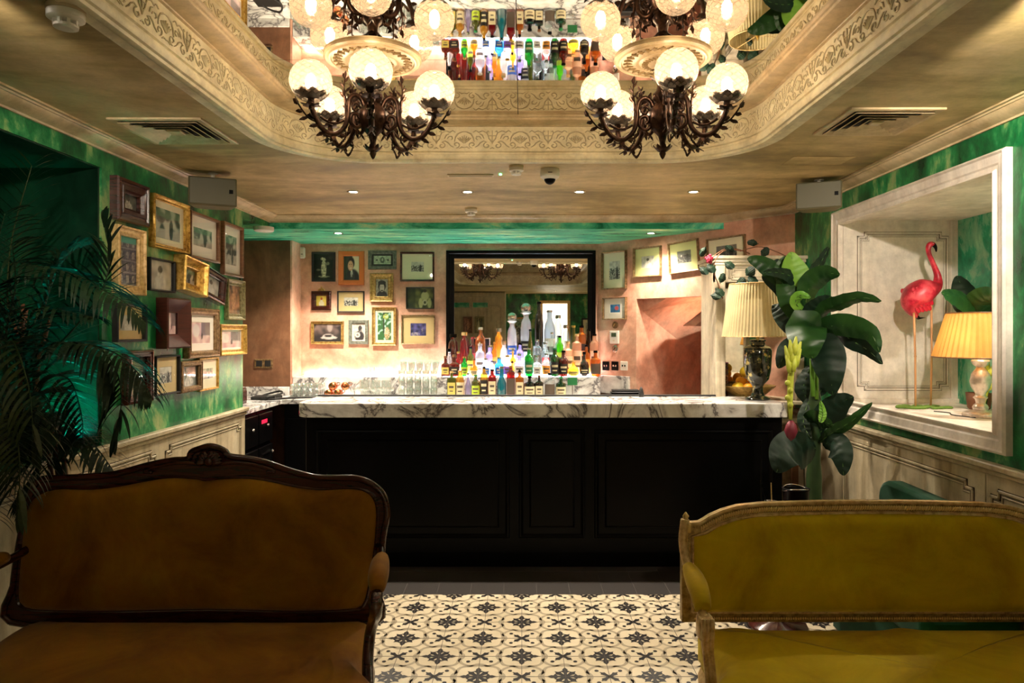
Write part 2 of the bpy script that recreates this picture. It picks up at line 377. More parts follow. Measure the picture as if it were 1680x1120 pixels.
for k in range(43): fl.cur=4; fl.box(-2.1,2.1,4.2-.2*k-.0012,4.2-.2*k+.0012,0,.0012)
for k in range(1,14): fl.cur=5; fl.box(-2.8,2.1,4.2+.2*k-.0012,4.2+.2*k+.0012,0,.0008)
def tilecol(nt,b):
    v=coords(nt); f=noisef(nt,v,2.2,5,.6); L(nt,ramp(nt,f,[(.3,(.58,.49,.33)),(.7,(.76,.67,.49))]),b.inputs['Base Color'])
fm=[mat('cement_tile_cream',(.7,.6,.45),.38,build=tilecol),mat('slate_tile',(.035,.030,.028),.45),mat('tile_black_pattern',(.008,.006,.007),.4),mat('tile_grey_pattern',(.38,.32,.22),.42),mat('tile_joint',(.12,.10,.08),.8),mat('dark_tile_joint',(.09,.08,.07),.8)]
struct('floor',fl,fm,label='black and cream patterned tile floor with dark tile strip at the bar')
# left wall with planted alcove above the dado
w=MB(); w.box(-2.85,XL,3.52,5.3,0,2.7).box(-2.85,XL,YR,3.52,0,.985).box(-2.85,XL,YR,3.52,2.387,2.7).box(-2.95,-2.75,YR,3.52,0,2.7).box(-2.85,XL,YR,.9,0,2.7)
w.box(-2.85,XL,5.3,YS,ZS,2.7)
w.cur=1; w.box(-2.95,-2.74,.9,3.51,.985,2.4).box(-2.75,XL-.012,3.508,3.53,.986,2.387).box(-2.75,XL-.012,.9,3.52,2.383,2.39); struct('wall_left',w,['green','shadegreen'],label='green distressed plaster wall on the left with a deep planted alcove')
w=MB(); w.cur=0; w.box(-2.95,-2.85,5.3,6.6,0,2.5); w.box(-2.95,-2.17,6.6,6.97,0,2.5); w.cur=1; w.box(-2.17,-2.152,6.601,6.97,0,2.45)
struct('wall_staff',w,['brown','pink'],label='brown plaster wall beside the back bar')
w=MB(); w.box(-2.16,.80,YB,YB+.1,0,2.5); struct('wall_back',w,'pink',label='pink plaster wall behind the bottles')
# diagonal wall with low passage
DA=Vector((.742,6.87)); DT=Vector((.958,-1.03)); DL=DT.length; DU=DT.normalized(); DANG=math.atan2(DU.y,DU.x)
MD=Matrix.Translation((DA.x,DA.y,0))@Matrix.Rotation(DANG,4,'Z')
w=MB(); o0,o1=.47,1.297
w.cur=0; w.box(-.02,o0,0,.1,0,2.7,MD).box(o0,o1,0,.1,1.868,2.7,MD).box(o1,2.4,0,.1,0,2.7,MD)
w.box(o0-.1,o0,.1,1.15,0,2.3,MD).box(o1+.12,o1+.22,.1,1.15,0,2.3,MD).box(o0-.1,o1+.2,1.05,1.15,0,2.3,MD).box(o0-.1,o1+.2,.1,1.15,2.0,2.3,MD)
# sloping underside of the stair inside the passage
w.add([MD@Vector(v) for v in [(o0,.1,1.75),(o0+.45,.1,1.95),(o0+.45,1.05,1.95),(o0,1.05,1.3),(o0,.1,2.0),(o0+.45,.1,2.0),(o0+.45,1.05,2.0),(o0,1.05,2.0)]],[(0,1,2,3),(0,4,5,1),(0,3,7,4)])
w.add([MD@Vector(v) for v in [(o0+.2,.45,1.62),(o0+.34,.45,1.62),(o1+.12,.25,1.95),(o1+.12,.1,1.95),(o0+.2,1.05,1.62),(o0+.5,1.05,1.62),(o1+.12,1.05,1.98)]],[(0,1,2,3),(0,4,5,1),(1,5,6,2)])
struct('wall_diagonal',w,'pink',label='diagonal pink plaster wall with a low passage')
# right wall with display niche
NY0,NY1,NZ0,NZ1,NX=3.105,4.63,1.10,2.295,2.85
w=MB(); w.box(XR,XR+.1,YR,NY0,0,2.7).box(XR,XR+.1,NY1,5.5,0,2.7).box(XR,XR+.1,NY0,NY1,NZ1,2.7).box(XR,XR+.1,NY0,NY1,0,NZ0-.02)
struct('wall_right',w,'green',label='green distressed plaster wall on the right around the display niche')
w=MB(); w.cur=0; w.box(XR+.002,NX,NY1-.03,NY1+.05,.9,2.5); w.box(XR+.002,NX,NY0-.08,NY0+.002,.9,2.5); w.box(XR+.002,NX,NY0,NY1,NZ1-.002,NZ1+.06); 
w.cur=1; w.box(XR,NX,NY0,NY1,NZ0-.05,NZ0); w.cur=2; w.box(NX,NX+.08,NY0-.08,NY1+.05,.9,2.5)
struct('wall_niche',w,['panelwhite','panelwhite','green_gloss'],label='white panelled display niche with a glossy green back')
# rear wall and panelled partition seen only in the mirrors
w=MB(); w.box(-2.85,XR+.1,YR-.1,YR,0,2.7); struct('wall_rear',w,'green',label='green plaster wall at the far end behind the camera')
w=MB(); w.box(-2.1,-.4,YR,-3.3,0,2.52); struct('wall_partition',w,'cream',label='cream panelled partition at the rear of the room')
# ceiling with coffer opening
CX0,CX1,CY0,CY1,CR=-1.24,1.19,-.56,3.885,.46
def coffer_path(off=0,n=14):
    pts=[]; e=.86
    for cx,cy,a0 in ((CX1-CR,CY0+CR,-PI/2),(CX1-CR,CY1-CR,0),(CX0+CR,CY1-CR,PI/2),(CX0+CR,CY0+CR,PI)):
        for k in range(n+1):
            a=a0+PI/2*k/n; pts.append((cx+(CR-off)*Cc(a),cy+(CR-off)*S(a)))
    return pts
cp=coffer_path(); X0,X1,Y0,Y1=-2.2,2.25,YR,YS
outer=[]; ccx,ccy=(CX0+CX1)/2,(CY0+CY1)/2
corn=[14+0]*0
w=MB(); n=len(cp); q=n//4
ring=[]
for i,(x,y) in enumerate(cp):
    c=i//q; k=i%q; f=k/(q-1)
    if c==0: p=(x,Y0) if f==0 else ((X1,y) if f==1 else (X1,Y0))
    elif c==1: p=(X1,y) if f==0 else ((x,Y1) if f==1 else (X1,Y1))
    elif c==2: p=(x,Y1) if f==0 else ((X0,y) if f==1 else (X0,Y1))
    else: p=(X0,y) if f==0 else ((x,Y0) if f==1 else (X0,Y0))
    ring.append(p)
w.add([(*p,ZC) for p in cp]+[(*p,ZC) for p in ring],[(i,(i+1)%n,n+(i+1)%n,n+i) for i in range(n)])
w.add([(*p,ZC+.002) for p in ring]+[(*p,2.72) for p in ring],[(i,(i+1)%n,n+(i+1)%n,n+i) for i in range(n)])
struct('ceiling',w,'ceil',label='brushed beige ceiling around the coffer')
w=MB(); w.sweep(cp,[(-.10,ZC),(-.10,ZC-.006),(-.094,ZC-.009),(-.088,ZC-.006),(-.05,ZC-.006),(-.045,ZC-.016),(-.03,ZC-.022),(-.015,ZC-.018),(-.012,ZC-.008),(0,ZC-.006),(.006,ZC+.004),(.004,ZC+.018),(-.004,ZC+.022),(-.004,ZC+.032),(.004,ZC+.036)],True)
struct('trim_1',w,'frieze',True,label='moulded lower rim of the ceiling coffer',auto=40)
ZF0,ZF1=ZC+.036,ZC+.178
w=MB(); w.cur=0; w.sweep(cp,[(.004,ZF0),(.0,ZF0+.004),(.0,ZF1-.004),(.004,ZF1)],True)
# relief ornament running round the frieze
acc=[0]; 
for i in range(n): acc.append(acc[-1]+(Vector(cp[(i+1)%n])-Vector(cp[i])).length)
per=acc[-1]
def fr(s,h,d):
    s%=per; i=0
    lo,hi=0,n
    while hi-lo>1:
        m=(lo+hi)//2
        if acc[m]<=s: lo=m
        else: hi=m
    i=lo; f=(s-acc[i])/max(acc[i+1]-acc[i],1e-9); a=Vector(cp[i]); b=Vector(cp[(i+1)%n]); p=a.lerp(b,f)
    # smooth normal
    def nn(j): dd=(Vector(cp[(j+1)%n])-Vector(cp[(j-1)%n])).normalized(); return Vector((-dd.y,dd.x))
    nv=nn(i).lerp(nn((i+1)%n),f).normalized(); p=p+nv*d; return (p.x,p.y,ZF0+h*KH)
H=ZF1-ZF0; KH=H/.172
def ribbon(pts,wd=.006,dp=.005):
    m=len(pts)
    wd*=1.25
    for (cur,wf,d0,d1) in ((1,1.0,.0006,.0016),(2,.42,.0016,dp)):  # wide dark ribbon paints the relief's shade, narrow cream one its highlight
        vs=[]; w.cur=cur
        for i in range(m):
            a=pts[max(i-1,0)]; b=pts[min(i+1,m-1)]; dx,dy=b[0]-a[0],b[1]-a[1]; l=math.hypot(dx,dy) or 1
            t=(1-.5*abs(2*i/(m-1)-1)); nx,ny=-dy/l*wd*wf*t/2,dx/l*wd*wf*t/2; x,y=pts[i]
            vs+= [fr(x+nx,y+ny,d0),fr(x,y,d1),fr(x-nx,y-ny,d0)]
        w.add(vs,[(3*i+j,3*i+3+j,3*i+4+j,3*i+1+j) for i in range(m-1) for j in (0,1)])
def spiral(cx,cy,r,turn,a0,dirn,m=12):
    return [(cx+r*(1-.8*i/(m-1))*Cc(a0+dirn*turn*i/(m-1)),cy+r*(1-.8*i/(m-1))*S(a0+dirn*turn*i/(m-1))) for i in range(m)]
NP=round(per/.31); P_=per/NP
for k in range(NP):
    s0=k*P_
    for sg in (1,-1):
        X=lambda x:s0+sg*x
        tr=lambda pts:[(s0+sg*x,y) for x,y in pts]
        ribbon(tr(spiral(.030,.040,.022,2.2*PI,PI/2,-1)))          # scroll under urn
        ribbon(tr([(.030,.062),(.048,.070),(.066,.058),(.078,.040),(.095,.028)]))
        ribbon(tr(spiral(.110,.045,.022,2.1*PI,-PI/2,1)))
        ribbon(tr([(.022,.105),(.018,.085),(.006,.070),(.003,.060)]))  # urn side
        ribbon(tr([(.022,.105),(.030,.125),(.024,.138),(.016,.130)]))
        ribbon(tr([(.0,.105),(.022,.105)]))
        ribbon(tr([(.03,.125),(.055,.138),(.075,.128),(.09,.14),(.105,.128)]))
        ribbon(tr([(.10,.065),(.105,.095),(.118,.118),(.140,.130),(.155,.132)]),.007)  # wreath round palmette
        for t in (.0,.5,1.0,1.45): ribbon(tr([(.155-.002*t,.055),(.155-.018*t,.078),(.155-.026*t,.108-.012*t)]),.007)
        ribbon(tr([(.060,.085),(.070,.100),(.086,.100),(.090,.085),(.080,.078)]),.006)
        ribbon(tr([(.045,.085),(.055,.11),(.07,.118)]),.006)
        ribbon(tr([(.125,.020),(.140,.030),(.155,.026)]),.006)
    ribbon([(s0-.012,.018),(s0,.026),(s0+.012,.018)])
    ribbon([(s0,.05),(s0,.105)]); ribbon([(s0,.105),(s0,.14)],.004)
struct('trim_2',w,['frieze','shadeglaze','friezehi'],label='embossed plaster frieze of urns and scrolls round the coffer')
w=MB(); w.sweep(cp,[(.0,ZF1-.006),(.010,ZF1-.003),(.012,ZF1+.001),(.085,ZF1+.004),(.090,ZF1+.008),(.091,ZF1+.018),(.098,ZF1+.021),(.102,ZF1+.031)],True)
struct('trim_3',w,'mould',True,label='moulded ledge under the ceiling mirror',auto=40)
ZM=ZF1+.030
# ceiling mirror panels
cm=thing('ceiling_mirror','antiqued mirror panels filling the ceiling coffer above the chandeliers','mirror',(0,1.66,ZM))
xs=[CX0-.0,-.02,CX1+.0]; ys=[CY0,1.0,3.02,CY1]
for i in range(2):
    for j in range(3):
        b=MB(); b.box(xs[i]+.0015,xs[i+1]-.0015,ys[j]+.0015-1.66,ys[j+1]-.0015-1.66,.0,.008); b.build('mirror_panel','mirror',cm)
b=MB(); b.box(CX0,CX1,CY0-1.66,CY1-1.66,.0085,.03); b.build('backing_board','blackm',cm)
# soffit, cornice
w=MB(); w.box(-2.95,1.70,YS,6.97,ZS,2.7); struct('ceiling_soffit',w,'green_soffit',label='lowered green soffit over the back bar')
path=[(XL,YR),(XL,YS),(1.68,YS),(2.1,5.408),(XR,YR)]
prof=[(0,2.472),(.012,2.472),(.016,2.480),(.022,2.482),(.045,2.490),(.068,2.503),(.076,2.511),(.084,2.511),(.090,2.517),(.104,2.517),(.104,2.526)]
w=MB(); w.sweep(path,[(-d,z) for d,z in prof],False); struct('trim_4',w,'mould',True,label='crown moulding round the ceiling edge',auto=40)
# wainscot
def notch_panel(mb,T,x0,x1,z0,z1,nt=.05,r=.007):
    P=[(x0+nt,z1),(x1-nt,z1),(x1-nt,z1-nt*.6),(x1,z1-nt*.6),(x1,z0+nt*.6),(x1-nt,z0+nt*.6),(x1-nt,z0),(x0+nt,z0),(x0+nt,z0+nt*.6),(x0,z0+nt*.6),(x0,z1-nt*.6),(x0+nt,z1-nt*.6)]
    for off,h in ((0,r),(.02,r*.6)):
        mb.cur=1
        for i in range(len(P)):
            a=P[i]; b=P[(i+1)%len(P)]
            mb.box(min(a[0],b[0])-h*1.5,max(a[0],b[0])+h*1.5,-.0009,0,min(a[1],b[1])-h*1.5,max(a[1],b[1])+h*1.5,T)
        mb.cur=0
        for i in range(len(P)):
            a=P[i]; b=P[(i+1)%len(P)]
            ax,az,bx,bz=min(a[0],b[0])-h,min(a[1],b[1])-h,max(a[0],b[0])+h,max(a[1],b[1])+h
            mb.cbox(ax,bx,-h*1.2,0.0,az,bz,h*.5,T)
        cxx,czz=(x0+x1)/2,(z0+z1)/2
        P=[(x+(off or .02)*(1 if x<cxx else -1),z+.02*(1 if z<czz else -1)) for x,z in P]
def plane_T(o,ang): return Matrix.Translation(o)@Matrix.Rotation(ang,4,'Z')
w=MB(); w.cur=0; TL=plane_T((XL+.016,0,0),PI/2)      # local x -> +Y, local -y -> +X
w.box(XL,XL+.016,YR,5.3,0,.97); w.cbox(XL,XL+.05,YR,5.305,.972,1.0,.006); w.cbox(XL,XL+.032,YR,5.302,.945,.972,.006); w.cbox(XL,XL+.03,YR,5.302,0,.12,.006)
for a,b in ((4.12,5.22),(2.7,4.0),(1.3,2.6)): notch_panel(w,TL,a,b,.18,.89)
struct('trim_5',w,['wainscot','groove'],label='cream wainscot and dado rail along the left wall')
w=MB(); TR=plane_T((XR-.016,0,0),-PI/2)
w.box(XR-.016,XR,YR,5.35,0,.96); w.cbox(XR-.05,XR,YR,5.35,.96,.988,.006); w.cbox(XR-.032,XR,YR,5.35,.935,.96,.006); w.cbox(XR-.03,XR,YR,5.35,0,.12,.006)
for a,b in ((-4.55,-3.25),(-3.12,-1.9)): notch_panel(w,TR,a,b,.18,.87)
w.cbox(XR-.02,XR-.016,3.16,3.20,.12,.935,.002)
struct('trim_6',w,['wainscot','groove'],label='cream wainscot and dado rail along the right wall')
# niche frame (big moulded surround) + inner panel mouldings
def rect_frame(mb,x0,x1,z0,z1,wd,prof,T=None):
    # prof: list of (t 0..1 from outer to inner, depth toward -y)
    vs=[]; m=len(prof)
    for cx,cz in ((0,0),(1,0),(1,1),(0,1)):
        for t,d in prof:
            x=(x0+t*wd) if cx==0 else (x1-t*wd); z=(z0+t*wd) if cz==0 else (z1-t*wd); v=Vector((x,-d,z)); vs.append(T@v if T else v)
    fs=[(i*m+k,((i+1)%4)*m+k,((i+1)%4)*m+k+1,i*m+k+1) for i in range(4) for k in range(m-1)]
    mb.add(vs,fs); return mb
w=MB(); TRf=plane_T((XR,0,0),-PI/2)
rect_frame(w,-4.70,-3.01,1.035,2.358,.09,[(0,0),(0,.03),(.12,.04),(.2,.03),(.6,.026),(.68,.018),(.85,.018),(.95,.03),(1,.03),(1,-.02)],TRf)
struct('trim_7',w,'panelwhite',label='distressed white surround of the display niche')
w=MB(); notch_panel(w,plane_T((0,NY1-.03,0),0),2.20,2.78,1.19,2.21,.045,.006); w.cbox(2.1,NX,NY1-.05,NY1-.03,NZ0,NZ0+.03,.004); w.cbox(2.80,2.82,NY1-.038,NY1-.03,NZ0,NZ1,.003)
struct('trim_8',w,['panelwhite','groove'],label='notched panel moulding on the niche end wall')
# partition panels seen in the mirror
w=MB(); TP=plane_T((0,-3.3,0),PI)
for a,b in ((.5,.85),(1.05,1.85)): notch_panel(w,TP,a,b,1.1,2.2)
w.cbox(.4,2.1,-.06,.0,2.40,2.5,.01,TP)
struct('trim_9',w,['cream','groove'],label='panel mouldings on the rear partition')
# ------------------------------------------------------------ pictures
def sm(a,b,x): t=max(0,min(1,(x-a)/(b-a))); return t*t*(3-2*t)
def ell(u,v,cx,cy,rx,ry,s=.25):
    d=((u-cx)/rx)**2+((v-cy)/ry)**2; return 1-sm(1-s,1+s,d)
def paint(style,seed,asp):
    rnd=random.Random(seed)
    def nz(u,v,k): return noise.noise(Vector((u*k+seed*3.1,v*k,seed)))*.5+.5
    def lerp(a,b,t): return tuple(x+(y-x)*t for x,y in zip(a,b))
    def fn(u,v):
        n=max(0,min(1,(nz(u,v*asp,5)-.5)*2.0+.5)); n2=max(0,min(1,(nz(u,v*asp,13)-.5)*2.4+.5))
        bg,mid,hi,dk=(.10,.10,.09),(.30,.28,.25),(.70,.67,.60),(.012,.012,.012)
        if style=='statue':
            c=(.006,.005,.004); k=max(ell(u,v,.5,.42,.13,.34),ell(u,v,.52,.78,.07,.07),ell(u,v,.42,.82,.09,.05),ell(u,v,.50,.12,.3,.035)*.6,ell(u,v,.7,.63,.1,.06)*.4,ell(u,v,.22,.38,.12,.04)*.3)
            return lerp(c,(.75,.68,.48),k*(.35+.75*n2))
        if style=='suit':
            c=lerp((.03,.05,.03),(.85,.78,.55),sm(.45,.6,u+.25*(n-.5)))
            c=lerp(c,(.02,.022,.028),ell(u,v,.55,.05,.46,.42)); c=lerp(c,(.85,.80,.72),ell(u,v,.5,.28,.06,.16)); c=lerp(c,(.10,.08,.08),ell(u,v,.51,.2,.02,.16))
            c=lerp(c,(.02,.016,.013),ell(u,v,.47,.72,.22,.25)); c=lerp(c,(.78,.42,.26),ell(u,v,.43,.60,.17,.21)); c=lerp(c,(.9,.85,.8),ell(u,v,.44,.50,.07,.02)*.8)
            c=lerp(c,(.05,.03,.02),max(ell(u,v,.37,.66,.03,.015),ell(u,v,.49,.66,.03,.015))); return c
        if style=='beret':
            c=lerp((.25,.24,.21),(.55,.52,.45),n); c=lerp(c,(.02,.02,.02),max(ell(u,v,.5,.62,.34,.32),ell(u,v,.5,.05,.45,.28))); c=lerp(c,(.60,.57,.50),ell(u,v,.5,.50,.2,.24)); c=lerp(c,(.03,.03,.03),max(ell(u,v,.5,.80,.34,.12),ell(u,v,.42,.55,.05,.02),ell(u,v,.58,.55,.05,.02),ell(u,v,.5,.33,.10,.04))); return c
        if style=='note':
            c=(.10,.12,.09); e=max(abs(u-.5)*2,abs(v-.5)*2)
            if e<.92: c=lerp((.62,.66,.50),(.30,.36,.25),n2*.9)
            c=lerp(c,(.05,.06,.05),max(ell(u,v,.5,.5,.12,.34)*.9,ell(u,v,.2,.5,.06,.1),ell(u,v,.8,.5,.07,.1))); c=lerp(c,(.5,.52,.4),ell(u,v,.5,.55,.05,.16))
            return c
        if style in('figure','figuredark','colourfig'):
            a,b=((.02,.03,.02),(.16,.17,.14)) if style=='figuredark' else (((.30,.28,.25),(.62,.58,.52)) if style=='figure' else ((.75,.52,.05),(.80,.62,.12)))
            c=lerp(a,b,n); x=.5+.08*(rnd.random()-.5)
            body=max(ell(u,v,.5,.2,.26,.30),ell(u,v,.5,.5,.12,.2)); c=lerp(c,(.70,.66,.6) if style!='colourfig' else (.85,.8,.7),body*(.4+.6*n2)); 
            c=lerp(c,(.08,.06,.05) if style!='colourfig' else (.45,.05,.02),ell(u,v,.5,.70,.10,.13)); return c
        if style=='guitar':
            c=lerp((.50,.42,.38),(.75,.66,.60),n); c=lerp(c,(.03,.025,.03),max(ell(u,v,.55,.25,.4,.33),ell(u,v,.62,.72,.17,.19))); c=lerp(c,(.62,.58,.55),ell(u,v,.40,.33,.22,.16)); c=lerp(c,(.08,.07,.07),ell(u,v,.40,.33,.09,.07)); 
            d=abs((v-.33)-1.0*(u-.40)); c=lerp(c,(.5,.46,.42),(1-sm(.015,.04,d))*sm(.2,.25,u)*(1-sm(.8,.85,u))*.7); return c
        if style=='greenmusic':
            c=lerp((.01,.03,.01),(.20,.22,.06),n*.9 if u>.3 else n*.3); c=lerp(c,(.55,.56,.28),max(ell(u,v,.68,.6,.15,.22),ell(u,v,.52,.25,.08,.26),ell(u,v,.85,.25,.07,.26))*.9); c=lerp(c,(.04,.03,.02),ell(u,v,.68,.86,.06,.09)); c=lerp(c,(.6,.6,.42),ell(u,v,.68,.28,.09,.15)); return lerp(c,(.06,.07,.03),ell(u,v,.68,.28,.05,.08))
        if style=='car':
            c=lerp((.025,.018,.022),(.32,.22,.20),n*sm(.2,.9,v)); c=lerp(c,(.45,.38,.36),max(ell(u,v,.58,.85,.10,.3)*.6,0)); c=lerp(c,(.55,.50,.48),max(ell(u,v,.55,.22,.30,.09),ell(u,v,.52,.30,.20,.13))); c=lerp(c,(.03,.025,.03),max(ell(u,v,.52,.32,.15,.07),ell(u,v,.35,.12,.05,.06),ell(u,v,.75,.12,.05,.06))); return c
        if style=='garden':
            c=lerp((.35,.55,.50),(.03,.12,.03),sm(.35,.6,n+.3*(1-v))); c=lerp(c,(.02,.03,.01),(1-sm(.03,.07,abs(u-.45)))*sm(.2,.3,v)); c=lerp(c,(.60,.38,.22),ell(u,v,.7,.25,.2,.22)*n2*1.4); return lerp(c,(.55,.6,.1),ell(u,v,.6,.85,.2,.1)*n2)
        if style=='indigo':
            c=lerp((.008,.008,.05),(.10,.09,.30),n); return lerp(c,(.5,.45,.45),max(ell(u,v,.3,.15,.3,.12)*n2,ell(u,v,.75,.5,.05,.3)*.5*n2))
        if style=='building':
            c=lerp((.05,.045,.10),(.16,.13,.18),n2); fu=(u*3)%1; fv=(v*4)%1
            if .25<fu<.7 and .2<fv<.8: c=lerp(c,(.45,.38,.36),.75*n2+.2)
            if fv<.1: c=(.30,.26,.30)
            if v>.88: c=(.10,.35,.30)
            return c
        if style=='street':
            c=lerp((.05,.05,.05),(.55,.52,.45),sm(.3,.75,n)); 
            if v<.35: c=lerp(c,(.50,.42,.38),.7)
            c=lerp(c,(.04,.04,.04),max(ell(u,v,.62,.35,.08,.34),ell(u,v,.2,.7,.18,.2)*.8)); return lerp(c,(.10,.3,.15),ell(u,v,.5,.85,.6,.16)*.5)
        if style=='pinkstreet':
            c=lerp((.55,.30,.32),(.80,.58,.55),n); c=lerp(c,(.14,.10,.11),(1 if v>.38 and u>.5 else 0)*.85); c=lerp(c,(.75,.68,.62),ell(u,v,.25,.6,.18,.3)*.8); c=lerp(c,(.06,.03,.04),ell(u,v,.55,.35,.05,.15)); return c
        if style=='copper':
            c=lerp((.06,.02,.01),(.45,.20,.09),n); return lerp(c,(.62,.32,.16),ell(u,v,.5,.5,.15,.4)*n2)
        if style=='bluered':
            c=lerp((.02,.08,.25),(.05,.25,.45),n); return lerp(c,(.60,.08,.06),ell(u,v,.65,.55,.2,.25)*.9)
        # group
        c=lerp((.45,.42,.36),(.70,.66,.58),n)
        if v<.62: c=lerp((.05,.05,.045),(.55,.52,.46),sm(.35,.65,n2))
        if style=='groupdark': c=lerp(c,(.02,.02,.02),.75)
        c=lerp(c,(.03,.03,.03),max(ell(u,v,.72,.35,.10,.36),ell(u,v,.3,.45,.12,.18)*.7)); c=lerp(c,(.72,.68,.6),ell(u,v,.3,.6,.06,.09)*.8); return c
    return fn
PROF={'flat':[(0,0),(0,1),(.15,1.1),(.85,1.0),(1,.8),(1,.35)],
 'step':[(0,0),(0,.75),(.08,.95),(.28,1.0),(.34,.8),(.5,.78),(.56,.95),(.8,.9),(.9,.6),(1,.55),(1,.25)],
 'scoop':[(0,0),(0,1.0),(.08,1.15),(.2,1.1),(.3,.8),(.55,.55),(.78,.55),(.85,.7),(.95,.65),(1,.4),(1,.2)],
 'bevel':[(0,0),(0,.9),(.1,1.0),(.9,.35),(1,.35),(1,.15)]}
NPIC=[0]
def picture(label,T,w,h,fm,fw,style,mount=None,mw=0,mh=None,dep=.025,prof='flat',tilt=0,beads=False,group=None,name='picture_frame',extra=None):
    NPIC[0]+=1
    loc,ang=T; root=thing(name,label,'picture',loc,0,group,rot=(0,math.radians(tilt),ang))
    mh=mw if mh is None else mh
    b=MB(); rect_frame(b,-w/2,w/2,-h/2,h/2,fw,[(t,.001+d*dep) for t,d in PROF[prof]]); b.box(-w/2+.002,w/2-.002,-.004,-.001,-h/2+.002,h/2-.002)
    if beads:
        nx=int(w/.012); nzz=int(h/.012)
        for i in range(nx):
            for z in (-h/2+.004,h/2-.004): b.sph((-w/2+(i+.5)*w/nx,-dep,z),.0055,6,4)
        for i in range(nzz):
            for x in (-w/2+.004,w/2-.004): b.sph((x,-dep,-h/2+(i+.5)*h/nzz),.0055,6,4)
    b.build('frame',fm,root,smooth=beads)
    iw,ih=w-2*fw,h-2*fw; y=-.2*dep-.003
    if mount:
        b=MB(); rect_frame(b,-iw/2,iw/2,-ih/2,ih/2,1,[]) if 0 else None
        pw,ph=iw/2-mw,ih/2-mh
        vs=[(-iw/2,y,-ih/2),(iw/2,y,-ih/2),(iw/2,y,ih/2),(-iw/2,y,ih/2),(-pw,y,-ph),(pw,y,-ph),(pw,y,ph),(-pw,y,ph),(-pw+.002,y+.0025,-ph+.002),(pw-.002,y+.0025,-ph+.002),(pw-.002,y+.0025,ph-.002),(-pw+.002,y+.0025,ph-.002)]
        b.add(vs,[(i,(i+1)%4,4+(i+1)%4,4+i) for i in range(4)]+[(4+i,4+(i+1)%4,8+(i+1)%4,8+i) for i in range(4)]); b.build('mount',mount,root)
    else: pw,ph=iw/2,ih/2
    nx=34; ny=max(8,min(56,int(34*ph/pw))); fn=paint(style,NPIC[0],ph/pw); yy=y+.0022
    vs=[(-pw+2*pw*i/nx,yy,-ph+2*ph*j/ny) for j in range(ny+1) for i in range(nx+1)]
    me=bpy.data.meshes.new('print'); me.from_pydata(vs,[],[(j*(nx+1)+i,j*(nx+1)+i+1,(j+1)*(nx+1)+i+1,(j+1)*(nx+1)+i) for j in range(ny) for i in range(nx)])
    ca=me.color_attributes.new('Print','FLOAT_COLOR','POINT'); fl_=[]
    for j in range(ny+1):
        for i in range(nx+1): fl_+= [*fn(i/nx,j/ny),1]
    ca.data.foreach_set('color',fl_); me.materials.append(M['print']); o=bpy.data.objects.new('print',me); COL.objects.link(o); o.parent=root
    b=MB(); b.quad((-iw/2,y-.004,-ih/2),(iw/2,y-.004,-ih/2),(iw/2,y-.004,ih/2),(-iw/2,y-.004,ih/2)); b.build('glass','pane',root)
    return root
def LP(x0,x1,t,b,label,fm,fwr,style,**k):     # crop coords on the left wall
    px0,px1=160+x0/2.667,160+x1/2.667; py0,py1=260+t/2.667,260+b/2.667
    Y0_,Y1_=2.1*F/(PX-px0),2.1*F/(PX-px1); pc=(px0+px1)/2; Yc=2.1*F/(PX-pc)
    z0,z1=EYE-(py1-PY)/F*Yc,EYE-(py0-PY)/F*Yc; Yc=(Y0_+Y1_)/2
    return picture(label,((XL,Yc,(z0+z1)/2),PI/2),Y1_-Y0_,z1-z0,fm,fwr,style,group='framed pictures on the green wall',**k)
LP(52,193,98,284,'deep mahogany stepped frame with small dark portrait, highest at the alcove edge','mahogany',.075,'figuredark',prof='step',dep=.05)
LP(222,378,178,402,'gold beaded frame with a wide mount and park photograph, top row','gold',.028,'street',mount='mat_cream',mw=.035,prof='scoop',dep=.035,beads=True)
LP(388,518,248,446,'thin brown frame with white mount and courtyard photograph beside the gold beaded frame','brownwood',.018,'street',mount='mat_white',mw=.06,mh=.07,dep=.03)
LP(535,622,288,515,'tall narrow brown frame with white mount below the left speaker','brownwood',.02,'street',mount='mat_white',mw=.055,mh=.06,dep=.03)
LP(60,185,302,595,'tall pale gold frame with a blue photograph of a balconied building','palegold',.05,'building',prof='scoop',dep=.035)
LP(213,323,440,582,'thin dark frame with a crowded photograph below the gold beaded frame','blackm',.010,'figure',dep=.025,tilt=0)
LP(328,434,440,592,'ornate gilt frame tilted beside a small mahogany frame','gold',.062,'street',prof='scoop',dep=.07,tilt=6)
LP(440,534,490,622,'small mahogany frame hanging askew with a pale photograph','mahogany',.042,'figure',prof='step',dep=.05,tilt=11)
LP(553,628,530,706,'olive frame with a copper toned picture at the wall corner','olive',.045,'copper',prof='scoop',dep=.03)
LP(62,193,635,802,'thin black frame with tan mount partly behind a palm frond','blackm',.014,'figure',mount='mat_tan',mw=.045,dep=.03)
LP(255,362,612,830,'deep maroon box frame with a narrow pink print','maroon',.085,'pinkstreet',prof='bevel',dep=.07)
LP(375,512,655,870,'wide bronze frame with white mount and pink street photograph','bronze',.045,'pinkstreet',mount='mat_white',mw=.045,prof='step',dep=.04)
LP(517,632,725,860,'gold frame with a pink landscape at the wall corner','gold',.04,'pinkstreet',mount='mat_white',mw=.012,prof='scoop',dep=.035)
LP(105,218,838,1070,'tall dark stepped frame with a dim photograph seen through palm leaves','mahogany',.045,'groupdark',prof='step',dep=.04)
LP(238,345,862,1032,'thin black frame with a wide tan mount in the bottom row','blackm',.010,'group',mount='mat_tan',mw=.06,mh=.055,dep=.025)
LP(345,440,885,1020,'small bronze frame with a dark sepia photograph, bottom row','bronze',.035,'figuredark',prof='step',dep=.035)
